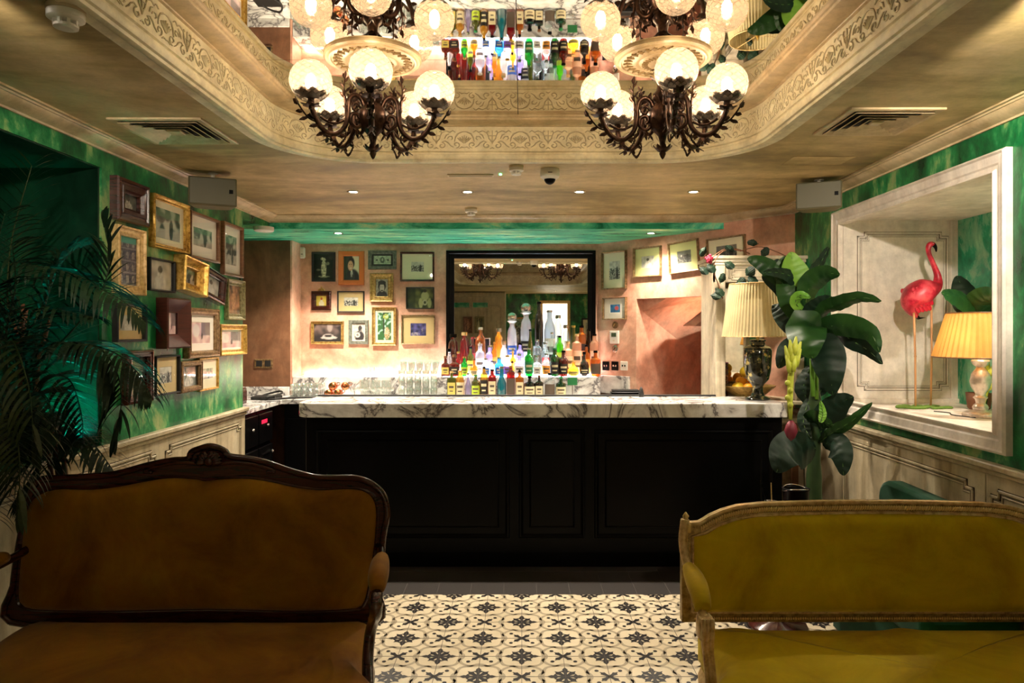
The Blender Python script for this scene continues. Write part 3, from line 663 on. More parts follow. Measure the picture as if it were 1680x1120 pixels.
LP(433,518,870,1012,'thin gold frame with cream mount at the right end of the bottom row','gold',.012,'street',mount='mat_cream',mw=.05,mh=.06,dep=.02)
def BP(x0,x1,t,b,label,fm,fw,style,**k):
    px0,px1=480+x0/6.223,480+x1/6.223; py0,py1=400+t/6.223,400+b/6.223; p0=at(px0,py1,YB); p1=at(px1,py0,YB)
    return picture(label,(((p0.x+p1.x)/2,YB,(p0.z+p1.z)/2),0),p1.x-p0.x,p1.z-p0.z,fm,fw,style,group='framed pictures on the pink wall',**k)
BP(200,440,85,385,'black framed photograph of a pale statue on a black ground','blackm',.02,'statue',dep=.02)
BP(475,735,76,420,'orange framed colour portrait of a person in a dark suit','orangeframe',.048,'suit',dep=.03)
BP(775,1062,70,260,'grey green frame holding an old banknote','greyframe',.035,'note',mount='blackm',mw=.012,prof='step',dep=.03)
BP(1103,1450,85,383,'dark frame with wide cream mount and a small photograph, beside the mirror top','mahogany',.018,'group',mount='mat_cream',mw=.085,mh=.075,dep=.03)
crown=BP(198,397,482,678,'small dark brown frame with a yellow picture and a little crest on top','mahogany',.045,'colourfig',prof='step',dep=.03)
b=MB(); b.tube([(-.03,-.01,0),(-.02,-.01,.02),(0,-.01,.012),(.02,-.01,.02),(.03,-.01,0)],.006,6); b.tube([(0,-.01,0),(0,-.01,.05)],[.01,.002],6); b.sph((0,-.01,.03),.008,8,6)
b.build('crest','gold',crown,loc=(0,0,.097))
BP(463,735,482,697,'thin dark frame with tan mount and a misty photograph, middle row','blackm',.010,'group',mount='mat_tan',mw=.05,dep=.03)
BP(797,1032,303,592,'gold frame with a black and white portrait of a person in a beret','oldgold',.055,'beret',prof='scoop',dep=.04)
BP(1163,1447,443,663,'thin black frame with a green photograph of a seated musician','blackm',.008,'greenmusic',dep=.035)
BP(195,525,790,1023,'gold brown frame with a photograph of a parked car','oldgold',.026,'car',prof='scoop',dep=.03)
BP(577,777,777,1023,'grey brown frame with a person playing a guitar','greyframe',.032,'guitar',mount='mat_white',mw=.006,dep=.025)
BP(817,1062,647,1035,'tall gold frame with a colourful garden painting','oldgold',.028,'garden',mount='mat_cream',mw=.022,prof='scoop',dep=.035)
BP(1115,1455,725,1023,'thin gilt frame with tan mount and a deep blue picture','bronze',.010,'indigo',mount='mat_tan',mw=.075,mh=.07,dep=.03)
def DP(x0,x1,t,b,label,fm,fw,style,tilt=0,**k):
    px0,px1=960+x0/3.293,960+x1/3.293; py0,py1=340+t/3.293,340+b/3.293
    def tt(px): kk=(px-PX)/F; return (6.87*kk-.742)/(.958+1.03*kk)
    t0,t1=tt(px0),tt(px1); pc=(px0+px1)/2; tc=tt(pc); Yc=6.87-1.03*tc; z0,z1=EYE-(py1-PY)/F*Yc,EYE-(py0-PY)/F*Yc
    tm=(t0+t1)/2; return picture(label,((DA.x+DT.x*tm,DA.y+DT.y*tm,(z0+z1)/2),DANG),(t1-t0)*DL,z1-z0,fm,fw,style,tilt=tilt,group='framed pictures on the diagonal pink wall',**k)
DP(98,228,238,442,'tall thin bronze frame with a crowd photograph nearest the mirror','bronze',.012,'group',mount='mat_cream',mw=.07,mh=.08,dep=.03)
DP(268,416,214,376,'thin frame with lime mount and a person holding a pole','bronze',.012,'figure',mount='mat_lime',mw=.07,dep=.03)
DP(458,620,182,352,'thin frame with lime mount tilted above the passage','bronze',.012,'groupdark',mount='mat_lime',mw=.07,dep=.03,tilt=-4)
DP(664,872,160,312,'wide thin frame standing over the cream cap with a dark photograph','bronze',.012,'groupdark',mount='mat_cream',mw=.07,mh=.055,dep=.03,tilt=-2)
DP(103,228,487,606,'small thin dark frame with a blue and red picture above the round dial','bronze',.010,'bluered',mount='mat_white',mw=.07,mh=.055,dep=.03)
# rear pictures seen in the mirror
def RP(x,z,w,h,label,fm,style,Yr=YR,**k): return picture(label,((x,Yr,z),PI),w,h,fm,.04,style,**k)
lw_=thing('glow_board','tall tan framed board with added glow on the rear green wall, seen in the mirror','window',(.85,YR,1.70),PI)
b=MB(); rect_frame(b,-.39,.39,-.65,.65,.08,[(0,0),(0,.04),(.8,.045),(1,.03),(1,.005)]); b.build('frame','palegold',lw_); b=MB(); b.box(-.31,.31,-.012,-.004,-.57,.57); b.build('board_face',mat('glowing_board',(.9,.85,.75),.5,emit=(1,.86,.66),es=BOARD_GLOW),lw_)  # bright board given its own glow, added as fill from behind
RP(-.02,1.55,.36,.75,'tall gold framed picture on the rear green wall beside the partition','oldgold','street')
RP(1.75,1.55,.45,.7,'dark framed picture on the rear green wall near the corner','blackm','figure',mount='mat_cream',mw=.07)
RP(-1.30,1.72,.22,.40,'small brown framed picture on the rear partition','brownwood','copper',Yr=-3.3)
RP(-1.02,1.72,.22,.40,'small olive framed picture on the rear partition','olive','greenmusic',Yr=-3.3)
for i,x in enumerate((-1.45,-1.0)):
    o=thing('transom_pane','green glazed transom pane in the rear partition, '+('left' if i else 'right')+' of the pair in the mirror','window pane',(x,-3.3,2.2),PI); b=MB(); rect_frame(b,-.2,.2,-.08,.08,.02,[(0,0),(0,.03),(1,.03),(1,.01)]); b.build('frame','cream',o); b=MB(); b.box(-.18,.18,-.012,-.006,-.06,.06); b.build('pane','green_gloss',o)
# ------------------------------------------------------------ bar and counters
def slab(pts,z0,z1):
    n=len(pts); b=MB(); b.add([(x,y,z0) for x,y in pts]+[(x,y,z1) for x,y in pts],[tuple(range(n))[::-1],tuple(range(n,2*n))]+[(i,(i+1)%n,(i+1)%n+n,i+n) for i in range(n)]); return b
bar=thing('bar_counter','long black panelled bar with a thick white marble top','bar',(.13,4.85,0))
def loc(mb,base):
    bx,by,bz=base; mb.v=[(x-bx,y-by,z-bz) for x,y,z in mb.v]; return mb
B0=(.13,4.85,0)
pts=[(-1.475+.10*(1-Cc(a)),4.58+.10*(1-S(a))) for a in [PI/2*k/8 for k in range(9)]]
pts=[(-1.475,5.07)]+pts+[(1.72,4.58),(1.734,4.594),(1.734,5.07)]
loc(slab(pts,1.007,1.10),B0).build('marble_top','marble',bar,bevel=.006)
b=MB(); b.cbox(-1.43,1.725,4.66,5.03,.10,1.007,.004)
for a,c in ((-1.36,-.08),(-.02,.42),(.48,1.66)):
    rect_frame(b,a,c,.20,.92,.03,[(0,0),(.2,.016),(.5,.018),(.8,.008),(1,.0)],Matrix.Translation((0,4.66,0)))
    rect_frame(b,a+.07,c-.07,.27,.85,.012,[(0,0),(.3,.008),(1,.0)],Matrix.Translation((0,4.66,0)))
loc(b,B0).build('panelled_body','black',bar)
b=MB(); b.cbox(-1.43,1.725,4.69,5.0,0,.10,.004); loc(b,B0).build('plinth','black',bar)
b=MB(); b.cbox(-1.47,1.40,5.071,5.09,1.085,1.112,.003); loc(b,B0).build('back_rail','blackm',bar)
# back counter
bc=thing('back_counter','white marble worktop running round behind the bar over black cabinets','worktop',(-.5,6.5,.93))
BC=(-.5,6.5,.93)
pts=[(-2.84,5.302),(-2.105,5.302),(-2.105,6.17),(1.0,6.17),(.742,6.598),(-2.84,6.598)]
loc(slab(pts,.93,.97),BC).build('marble_slab','marble',bc,bevel=.004)
b=MB(); b.cbox(-2.84,-2.175,6.585,6.599,.97,1.05,.003); loc(b,BC).build('upstand','marble',bc)
sh=thing('bottle_shelf','raised white marble shelf holding bottles against the mirror','shelf',(-.7,6.74,.97)); SH=(-.7,6.74,.97)
b=MB(); b.cbox(-2.148,.737,6.60,6.868,.972,1.14,.003); loc(b,SH).build('marble_step','marble',sh)
b=MB(); b.box(-.74,.70,6.63,6.846,1.1405,1.1425); loc(b,SH).build('light_panel','led',sh)
b=MB(); b.box(-2.11,-.80,6.845,6.862,1.1405,1.150); loc(b,SH).build('light_strip','ledwarm',sh)
o=MB().cbox(.02,.40,-.03,0,.972,1.147,.003).build('marble_upstand','marble',None,loc=(DA.x,DA.y,0),rot=(0,0,DANG)); tag(o,'short marble splashback on the diagonal wall beside the bottles','splashback')
# black cabinets on left run
for k,(ya,yb) in enumerate(((5.31,5.62),(5.63,5.94))):
    c=thing('base_cabinet',['black base cabinet next to the green wall end under the worktop','black base cabinet in the corner of the worktop'][k],'cabinet',(-2.12,(ya+yb)/2,0),PI/2,'black base cabinets'); hw=(yb-ya)/2
    b=MB(); b.cbox(-hw,hw,0,.5,.08,.925,.003); b.build('carcass','black',c)
    b=MB(); b.cbox(-hw+.005,hw-.005,-.02,0,.66,.90,.004); d=b.build('drawer','black',c); MB().sph((0,-.035,.80),.013,10,6).build('knob','chrome',d)
    b=MB(); b.cbox(-hw+.005,hw-.005,-.02,0,.12,.63,.004); rect_frame(b,-hw+.05,hw-.05,.17,.58,.02,[(0,.02),(.5,.028),(1,.02)]); d=b.build('door','black',c); MB().sph((hw-.05 if k else -hw+.05,-.035,.57),.013,10,6).build('knob','chrome',d)
    if k==1:
        b=MB(); b.box(-.10,.02,-.022,-.02,.82,.85); b.build('display','redglow',c)
c=thing('wine_fridge','black under-counter wine fridge with a red display behind the bar end','fridge',(-1.9,6.20,0))
b=MB(); b.cbox(-.19,.30,0,.35,.02,.925,.004); b.build('cabinet','black',c); b=MB(); b.cbox(-.18,.29,-.02,0,.06,.80,.004); d=b.build('door','black',c); b=MB(); b.tube([(.25,-.045,.2),(.25,-.045,.7)],.007); b.build('handle','chrome',d)
b=MB(); b.box(-.06,.10,-.004,-.001,.84,.87); b.build('display','redglow',c)
c=thing('back_bar_unit','long black unit hidden under the back worktop','cabinet',(-.3,6.2,0)); b=MB(); b.cbox(-1.28,1.0,0,.38,.02,.925,.004); b.build('carcass','black',c)
for q in range(3):
    b=MB(); b.cbox(-1.25+.75*q,-.53+.75*q,-.02,0,.06,.90,.004); d=b.build('door','black',c); MB().sph((-.60+.75*q,-.035,.7),.013,10,6).build('knob','chrome',d)
# cash box, cables
c=thing('drawer_box','small dark brown drawer box on the left worktop','box',(-2.30,5.62,.971),PI/2)
b=MB(); b.cbox(-.22,.22,-.02,.2,0,.13,.006); b.build('body','mahogany',c); b=MB(); b.cbox(-.20,.20,-.03,-.02,.02,.11,.004); d=b.build('drawer','mahogany',c); MB().sph((0,-.04,.065),.010,8,6).build('knob','chrome',d)
c=thing('tea_light_tray','tray of small silver tea lights on the dark drawer box','tray',(-2.36,5.56,1.103)); b=MB(); b.cbox(-.10,.10,-.12,.12,0,.01,.003); b.build('tray','blackm',c)
for i in range(3):
    for j in range(4): MB().lathe([(.018,0),(.022,.03),(.019,.03),(.017,.01)],10,(-.065+.06*i,-.09+.06*j,.01)).build('tea_light','chrome',c,smooth=True)
pts=cat_rom([(-2.20,6.05,1.0),(-2.12,6.2,1.02),(-2.18,6.33,1.03),(-2.3,6.28,1.0),(-2.26,6.12,.985),(-2.12,6.08,.985),(-2.0,6.3,.98)],8,False)
o=MB().tube(pts,.009,7).build('power_cable','blackm',None,True); tag(o,'black cable coiled on the worktop corner','cable')
o=MB().cbox(-2.36,-2.14,6.12,6.30,.971,1.0,.006).build('card_reader','blackm'); tag(o,'flat black device on the worktop corner under the cable','device')
# hutch with pilasters behind the lamp
hu=thing('mirror_hutch','cream pilastered hutch with a moulded cap behind the pleated lamp','hutch',(1.77,5.2,0)); HB=(1.77,5.2,0)
b=MB()
for x0,x1 in ((1.427,1.50),(2.02,2.08)): b.cbox(x0,x1,5.18,5.26,1.06,2.06,.004)
b.cbox(1.427,2.08,5.19,5.26,1.93,2.06,.004); notch_panel(b,Matrix.Translation((0,5.19,0)),1.53,2.0,1.95,2.04,.02,.004)
b.cbox(1.427,1.44,5.26,5.60,1.06,2.06,.003); b.cbox(2.06,2.08,5.26,5.35,1.06,2.06,.003)
loc(b,HB).build('surround',['cream','groove'],hu)
b=MB(); b.cbox(1.40,2.10,5.16,5.62,2.10,2.125,.004).cbox(1.412,2.09,5.17,5.61,2.075,2.10,.004).cbox(1.42,2.085,5.175,5.60,2.055,2.075,.004); loc(b,HB).build('cap','cream',hu)
b=MB(); b.cbox(1.40,2.08,5.10,5.60,1.035,1.06,.004); loc(b,HB).build('shelf','cream',hu)
b=MB(); b.box(1.44,2.06,5.595,5.60,1.06,2.05); loc(b,HB).build('mirror_back','mirror',hu)
b=MB(); b.cbox(1.43,2.08,5.20,5.60,0,.90,.003); b.cbox(1.42,2.082,5.13,5.6,.90,.935,.004); b.cbox(1.43,1.50,5.19,5.2,0,.9,.002).cbox(2.03,2.08,5.19,5.2,0,.9,.002); loc(b,HB).build('base_cabinet','cream',hu)
b=MB()
for i in range(26):
    x=1.80+i*.0085; b.box(x,x+.002,5.188,5.192,.05,.88)
for i in range(96): b.box(1.80,2.02,5.187,5.191,.05+i*.0087,.052+i*.0087)
loc(b,HB).build('lattice_grille','bronze',hu)
b=MB(); b.cbox(1.78,1.80,5.17,5.2,0,.9,.003).cbox(1.985,2.03,5.16,5.2,0,.93,.003); loc(b,HB).build('wood_post','brownwood',hu)
# ------------------------------------------------------------ sofas
def resamp(pts,n):
    P=[Vector(p) for p in pts]; m=len(P); a=[0]
    for i in range(m): a.append(a[-1]+(P[(i+1)%m]-P[i]).length)
    out=[]; i=0
    for k in range(n):
        s=a[-1]*k/n
        while a[i+1]<s: i+=1
        out.append(P[i].lerp(P[(i+1)%m],(s-a[i])/max(a[i+1]-a[i],1e-9)))
    return out
def puff(mb,outline,bulge,y,n=120,rings=(0,.02,.06,.14,.28,.5,.75,1)):
    """cushion in XZ plane bulging toward -Y"""
    P=resamp(outline,n); c=Vector((sum(p.x for p in P)/n,sum(p.y for p in P)/n)); vs=[]
    for s in rings:
        hgt=bulge*(1-(1-min(1,s/.28))**2.2)**.6 if s<.28 else bulge*(1+.06*S((s-.28)*3))
        for p in P: q=p.lerp(c,s*.999); 
        for p in P:
            q=p.lerp(c,s*.999); vs.append((q.x,y-hgt+(.004*noise.noise(Vector((q.x*5,q.y*5,1))) if s>.1 else 0),q.y))
    m=len(rings); mb.add(vs,[(i*n+k,i*n+(k+1)%n,(i+1)*n+(k+1)%n,(i+1)*n+k) for i in range(m-1) for k in range(n)])
    return mb
def px2(pts,Y): return [((x-PX)/F*Y,EYE-(y-PY)/F*Y) for x,y in pts]
YA=2.72
outL=px2([(18,1020),(22,960),(28,915),(38,860),(50,812),(64,788),(95,784),(140,782),(190,777),(243,763),(283,755),(308,753),(314,742),(328,736),(346,732),(366,738),(376,748),(405,752),(437,759),(478,773),(518,783),(550,784),(587,785),(615,797),(631,817),(635,845),(629,878),(625,927),(621,970),(618,1020),(486,1026),(344,1024),(202,1026)],YA)
inL=px2([(40,995),(30,978),(33,927),(39,862),(47,829),(63,811),(93,801),(154,801),(202,795),(243,787),(283,782),(324,784),(338,787),(364,784),(405,783),(445,788),(486,797),(526,802),(567,800),(595,802),(612,813),(620,836),(618,882),(612,927),(606,965),(598,990),(580,998),(486,1001),(344,998),(202,1001),(81,1000)],YA)
SL=thing('sofa','carved dark mahogany sofa in rust mustard velvet, left of the tiled gap','sofa',(-1.22,2.4,0)); LB=(-1.22,2.4,0)
outS=[(p.x,p.y) for p in cat_rom([Vector(p) for p in outL],4)]
b=MB(); b.prism(outS,YA,YA+.035)
b.tube([(x,YA,z) for x,z in outS+[outS[0]]],.013,8,False)
ins=[(p.x,p.y) for p in cat_rom([Vector(p) for p in inL],4)]
b.tube([(x,YA-.004,z) for x,z in ins+[ins[0]]],.007,6,False)
loc(b,LB).build('back_frame','mahogany',SL,True,auto=50)
b=MB(); cx=at(346,748,YA); 
for sg in (-1,1):
    for k in range(5): a=sg*(.3+.33*k); b.tube([(cx.x+sg*.004,YA-.012,cx.z-.02),(cx.x+S(a)*.03,YA-.028,cx.z-.02+Cc(a)*.028),(cx.x+S(a)*.052,YA-.02,cx.z-.02+Cc(a)*.042)],[.006,.012,.005],7)
    b.tube(cat_rom([(cx.x+sg*.03,YA-.015,cx.z-.03),(cx.x+sg*.09,YA-.018,cx.z-.022),(cx.x+sg*.17,YA-.016,cx.z-.03),(cx.x+sg*.25,YA-.014,cx.z-.055),(cx.x+sg*.22,YA-.014,cx.z-.06)],5,False),.007,6)
b.sph((cx.x,YA-.02,cx.z-.012),.022,12,8,(1,.7,1.1)); b.sph((cx.x,YA+.01,cx.z-.01),.04,12,8,(1.1,.5,1))
loc(b,LB).build('carved_crest','mahogany',SL,True)
loc(puff(MB(),ins,.045,YA),LB).build('back_cushion','velvet_rust',SL,True)
def seatmesh(half,z0,z1,mir,n=120):
    P=[(mir+x,y) for x,y in half]+[(mir-x,y) for x,y in half[::-1]]; P=[(p.x,p.y) for p in cat_rom([Vector(p) for p in P],4)]
    P=resamp(P,n); c=Vector((sum(p.x for p in P)/n,sum(p.y for p in P)/n)); vs=[]
    prof=[(0,z0),(-.0,z0+.02),(0,z1-.05),(.012,z1-.025),(.04,z1-.008),(.1,z1),(.3,z1+.012),(.6,z1+.016),(.999,z1+.018)]
    for s,z in prof:
        for p in P: q=p.lerp(c,s); w_=.006*noise.noise(Vector((q.x*4,q.y*4,3))) if s>.1 else 0; vs.append((q.x,q.y,z+w_))
    b=MB(); m=len(prof); b.add(vs,[tuple(range(n))]+[(i*n+k,i*n+(k+1)%n,(i+1)*n+(k+1)%n,(i+1)*n+k) for i in range(m-1) for k in range(n)]); return b
halfL=[(.0,2.68),(.45,2.68),(.655,2.67),(.65,2.40),(.69,2.32),(.755,2.22),(.765,2.10),(.70,2.0),(.40,1.95),(0,1.93)]
loc(seatmesh(halfL[1:-1],.34,.475,-1.22),LB).build('seat_cushion','velvet_rust',SL,True)
loc(seatmesh([(x*1.012,y) for x,y in halfL[1:-1]],.27,.345,-1.22),LB).build('seat_rail','mahogany',SL,True)
for sg in (1,-1):
    X=lambda x:-1.22+sg*x
    b=MB(); pts=cat_rom([(X(.675),2.715,.735),(X(.70),2.60,.712),(X(.72),2.45,.700),(X(.735),2.35,.690),(X(.740),2.315,.670),(X(.738),2.325,.640),(X(.722),2.37,.600),(X(.705),2.39,.54),(X(.708),2.34,.47),(X(.728),2.26,.40),(X(.742),2.2,.32)],4,False)
    b.tube(pts,[.016]*12+[.022]*12+[.019]*(len(pts)-24),9); b.sph((X(.738),2.325,.672),.026,10,8)
    loc(b,LB).build('arm','mahogany',SL,True)
    b=MB(); p2=cat_rom([(X(.70),2.62,.728),(X(.715),2.50,.735),(X(.73),2.40,.728),(X(.738),2.35,.705)],5,False); m=len(p2)
    b.tube(p2,[.012+.024*S(PI*min(1,(i+.6)/(m+.2)))**.5 for i in range(m)],12); loc(b,LB).build('arm_pad','velvet_rust',SL,True)
for x,y,dy in ((-.62,2.64,.03),(.62,2.64,.03),(-.70,2.08,-.03),(.70,2.08,-.03)):
    b=MB(); b.tube(cat_rom([(-1.22+x,y,.30),(-1.22+x*1.02,y-dy*.3,.2),(-1.22+x*.99,y+dy*.4,.08),(-1.22+x*1.01,y+dy,.0)],4,False),[.03]*4+[.024]*4+[.016]*5,9); loc(b,LB).build('leg','mahogany',SL,True)
# right sofa
YD=2.66
def mirr_px(p,c=1433): return p+[(2*c-x,y) for x,y in p[::-1]]
topo=[(1148,857),(1157,852),(1166,846),(1187,837),(1212,830),(1251,826),(1330,823.5),(1385,822.5)]
outR=px2([(1119,1020),(1119,858),(1132,858)]+topo+[(2866-x,y) for x,y in topo[::-1]]+[(1734,858),(1747,858),(1747,1020)],YD)
topi=[(1136,1003),(1136,879),(1157,874),(1176,862),(1205,851.5),(1241,845.5),(1294,843),(1385,841)]
inR=px2(mirr_px(topi),YD)
SR=thing('sofa','carved gilt settee in golden mustard velvet, right of the tiled gap','sofa',(1.33,2.35,0)); RB=(1.33,2.35,0)
b=MB(); b.prism(outR,YD,YD+.035); b.cur=1
top=[(x,z) for x,z in outR[2:-2]]; 
b.tube([(x,YD-.002,z-.002) for x,z in top],.007,6); b.tube([(x,YD-.004,z) for x,z in inR+[inR[0]]],.006,6,False)
mid=[((x-PX)/F*YD,EYE-(y-PY)/F*YD) for x,y in [(1150,866),(1166,857),(1187,846.5),(1212,839.5),(1251,835),(1330,833),(1433,831.5)]]
b.tube([(x,YD-.002,z-.016) for x,z in mid+[(2*1.3288-x,z) for x,z in mid[::-1]]],.004,6)
loc(b,RB).build('back_frame',['oldgold','palegold'],SR,True,auto=50)
b=MB(); R=resamp(mid+[(2*1.3288-x,z) for x,z in mid[::-1]]+[(2*1.3288-x,z-.0005) for x,z in mid]+[(x,z-.0005) for x,z in mid[::-1]],300)[:150]
for i in range(149):
    p,q=R[i],R[i+1]; a=math.atan2(q.y-p.y,q.x-p.x); b.sph((p.x,YD-.008,p.y),.0105,7,5,(.40,.6,1),Matrix.Rotation(-a,4,'Y')@Matrix.Rotation(.45,4,'Y'))
loc(b,RB).build('beaded_top_rail','bead',SR,True); b=MB()
x0,x1=at(1140,1013,YD).x,at(1726,1013,YD).x; z=EYE-(1013-PY)/F*YD
for i in range(150): b.sph((x0+(x1-x0)*i/149,YD-.005,z),.0065,6,4,(.6,.6,.8))
loc(b,RB).build('beaded_bottom_rail','bead',SR,True)
for sx in (0,1):
    b=MB(); px=at(1126,0,YD).x if sx==0 else at(1740,0,YD).x
    for i in range(20): b.sph((px,YD-.006,at(0,872+i*4.0,YD).z),.006,6,4)
    b.lathe([(.012,0),(.016,.008),(.008,.016),(.013,.024),(.002,.040)],10,(px,YD+.01,at(0,858,YD).z)); b.cbox(px-.016,px+.016,YD-.012,YD,at(0,868,YD).z-.012,at(0,858,YD).z,.003)
    loc(b,RB).build('carved_post','bead',SR,True)
b=MB(); puff(b,inR,.04,YD,200); loc(b,RB).build('back_cushion','velvet_gold',SR,True)
halfR=[(.55,2.64),(.66,2.64),(.665,2.45),(.675,2.32),(.73,2.22),(.74,2.0),(.66,1.92),(.3,1.90)]
b=seatmesh(halfR,.33,.462,1.33,160); 
b.v=[(x,y,z+(.010*max(0,S(9*x+5*y+2*noise.noise(Vector((x*3,y*3,0)))))**3 if z>.45 else 0)) for x,y,z in b.v]
loc(b,RB).build('seat_cushion','velvet_gold',SR,True)
loc(seatmesh([(x*1.012,y) for x,y in halfR],.26,.335,1.33),RB).build('seat_rail','palegold',SR,True)
for sg in (-1,1):
    X=lambda x:1.33+sg*x
    b=MB(); pts=cat_rom([(X(.714),2.655,.86),(X(.722),2.655,.78),(X(.715),2.62,.70),(X(.712),2.5,.655),(X(.722),2.38,.625),(X(.722),2.335,.600),(X(.712),2.36,.565)],4,False)
    b.tube(pts,.017,8); b.cbox(X(.72)-.026,X(.72)+.026,2.31,2.37,.548,.625,.008)
    for dx in (-.014,0,.014): b.tube([(X(.72)+dx,2.31,.625),(X(.72)+dx,2.303,.59),(X(.718)+dx,2.318,.55),(X(.71)+dx*.8,2.34,.50),(X(.706)+dx*.8,2.33,.44),(X(.712)+dx*.8,2.28,.36),(X(.715)+dx*.8,2.24,.28)],.0085,7)
    b.tube([(X(.71),2.355,.55),(X(.706),2.35,.46),(X(.715),2.27,.30)],.016,8)
    loc(b,RB).build('arm','palegold',SR,True)
    b=MB(); p2=cat_rom([(X(.716),2.60,.700),(X(.716),2.52,.692),(X(.718),2.43,.675),(X(.722),2.36,.640)],5,False); m=len(p2)
    b.tube(p2,[.010+.026*S(PI*min(1,(i+.5)/(m+1.5)))**.5 for i in range(m)],12); loc(b,RB).build('arm_pad','velvet_gold',SR,True)
for x,y in ((-.60,2.60),(.60,2.60),(-.69,2.03),(.69,2.03)):
    b=MB(); b.lathe([(.012,0),(.016,.03),(.024,.2),(.030,.23),(.026,.26),(.030,.28)],12,(1.33+x,y,0),ribs=8,rib=.06); loc(b,RB).build('leg','palegold',SR,True)
# green furniture
c=thing('banquette','green velvet banquette against the right wainscot behind the gilt settee','bench',(1.95,3.25,0))
pts=[(-.47,.44),(-.47,.78)]+[(.41+.10*Cc(a)*1,.69+.10*S(a)) for a in [PI/2-PI/2*k/6 for k in range(7)]]+[(.51,.44)]
b=MB(); b.prism([(x,z) for x,z in pts],-.05,.05,Matrix.Rotation(PI/2,4,'Z')); b.build('backrest','velvet_green',c,True,bevel=.02,auto=40)
b=MB(); b.cbox(-.36,.05,-.47,.51,.30,.44,.03); b.build('seat','velvet_green',c,bevel=.01)
b=MB(); b.cbox(-.30,.05,-.45,.49,.0,.30,.01); b.build('base','velvet_green',c)
c=thing('stool','low round green velvet stool glimpsed under the mahogany sofa back','stool',(-.95,3.1,0)); MB().lathe([(.24,.10),(.25,.12),(.25,.32),(.24,.35),(.0001,.36)],24).build('cushion','velvet_green',c,True)
for k in range(4): MB().tube([(.17*Cc(k*PI/2+.8),.17*S(k*PI/2+.8),.10),(.2*Cc(k*PI/2+.8),.2*S(k*PI/2+.8),0)],.014,7).build('leg','mahogany',c)
# side table with glass and pot
c=thing('side_table','small dark round table hidden behind the gilt settee','table',(1.36,3.74,0)); MB().lathe([(.21,.57),(.215,.58),(.21,.59),(.0001,.59)],28).build('tabletop','mahogany',c,True,auto=40); MB().lathe([(.16,0),(.15,.02),(.03,.04),(.025,.3),(.03,.55),(.08,.57)],16).build('pedestal','mahogany',c,True)
c=thing('drinking_glass','short glass with two straws on the table behind the settee','glass',(1.283,3.62,.591)); MB().lathe([(.026,0),(.036,.105),(.034,.105),(.024,.006),(.0001,.006)],16).build('tumbler','clear',c,True)
b=MB(); b.tube([(.0,0,.008),(-.055,.0,.21)],.0022,6); b.build('straw','black',c); b=MB(); b.tube([(.005,0,.008),(-.001,.0,.20)],.0022,6); b.build('straw','palegold',c)
c=thing('ice_bucket','black metal bucket with a rim handle on the table behind the settee','bucket',(1.48,3.80,.591)); MB().lathe([(.055,0),(.062,.02),(.068,.125),(.074,.13),(.07,.134),(.064,.125),(.058,.02),(.0001,.015)],20).build('pail','black',c,True); b=MB(); b.tube([(.068*Cc(a),.068*S(a)-.0,.118+.02*abs(S(a))) for a in [2*PI*k/20 for k in range(20)]],.003,6); b.build('handle','chrome',c,True)
# ------------------------------------------------------------ bottles
BK={ # profile kinds: (r fraction of half width, z fraction of height)
 'std':[(.92,0),(1,.02),(1,.55),(.96,.62),(.72,.68),(.42,.73),(.36,.92),(.40,.925),(.40,.95)],
 'squat':[(.9,0),(1,.03),(1,.52),(.95,.58),(.66,.63),(.34,.67),(.28,.88),(.34,.89),(.34,.92)],
 'long':[(.92,0),(1,.015),(1,.45),(.8,.54),(.5,.64),(.40,.74),(.36,.93),(.42,.935),(.42,.95)],
 'round':[(.6,0),(.86,.06),(1,.22),(.96,.38),(.7,.52),(.38,.60),(.26,.66),(.24,.86),(.3,.87),(.3,.91)],
 'tala':[(.7,0),(.8,.03),(.78,.2),(.98,.40),(1,.5),(.85,.62),(.45,.74),(.42,.80),(.62,.86),(.9,.89),(.85,.91)],
 'dec':[(.7,0),(.95,.08),(1,.3),(.8,.5),(.42,.66),(.34,.7),(.34,.8),(.5,.82),(.5,.84)]}
def glassmat(col,body): return thinglass(col,body,.08)
CO={'rum':((.22,.03,.01),.55),'amber':((.75,.30,.05),.45),'gold':((.95,.60,.12),.4),'clear':((.92,.95,.97),.14),'frost':((.88,.93,1.0),.45),'blue':((.15,.50,.75),.45),'turq':((.03,.42,.50),.7),
 'green':((.03,.45,.10),.45),'dgreen':((.03,.14,.04),.6),'lime':((.30,.85,.08),.5),'red':((.45,.03,.04),.55),'black':((.015,.013,.02),.85),'olive':((.28,.30,.05),.5),'lav':((.72,.66,.95),.4),'peach':((.98,.68,.50),.5),'wine':((.04,.03,.015),.8),'white':((.9,.9,.92),.85)}
LBL={'y':mat('label_yellow',(.75,.62,.15),.6),'w':mat('label_white',(.85,.82,.74),.6),'c':mat('label_cream',(.72,.62,.38),.6),'k':mat('label_black',(.02,.018,.018),.5),'o':mat('label_orange',(.85,.35,.04),.6),'r':mat('label_red',(.5,.03,.03),.6),'b':mat('label_blue',(.04,.15,.55),.5),'l':mat('label_lime',(.50,.65,.05),.6),'p':mat('label_purple',(.25,.12,.55),.6),'k2':mat('label_ink',(.10,.07,.05),.6),'pk':mat('label_blush',(.85,.58,.42),.6),'g':mat('label_green',(.02,.2,.06),.5)}
CAP={'k':'black','g':'gold','s':'chrome','w':'white','c':'palegold','r':LBL['r'],'gr':LBL['g'],'b':LBL['b'],'pour':'black','ball':'chrome','wood':'brownwood'}
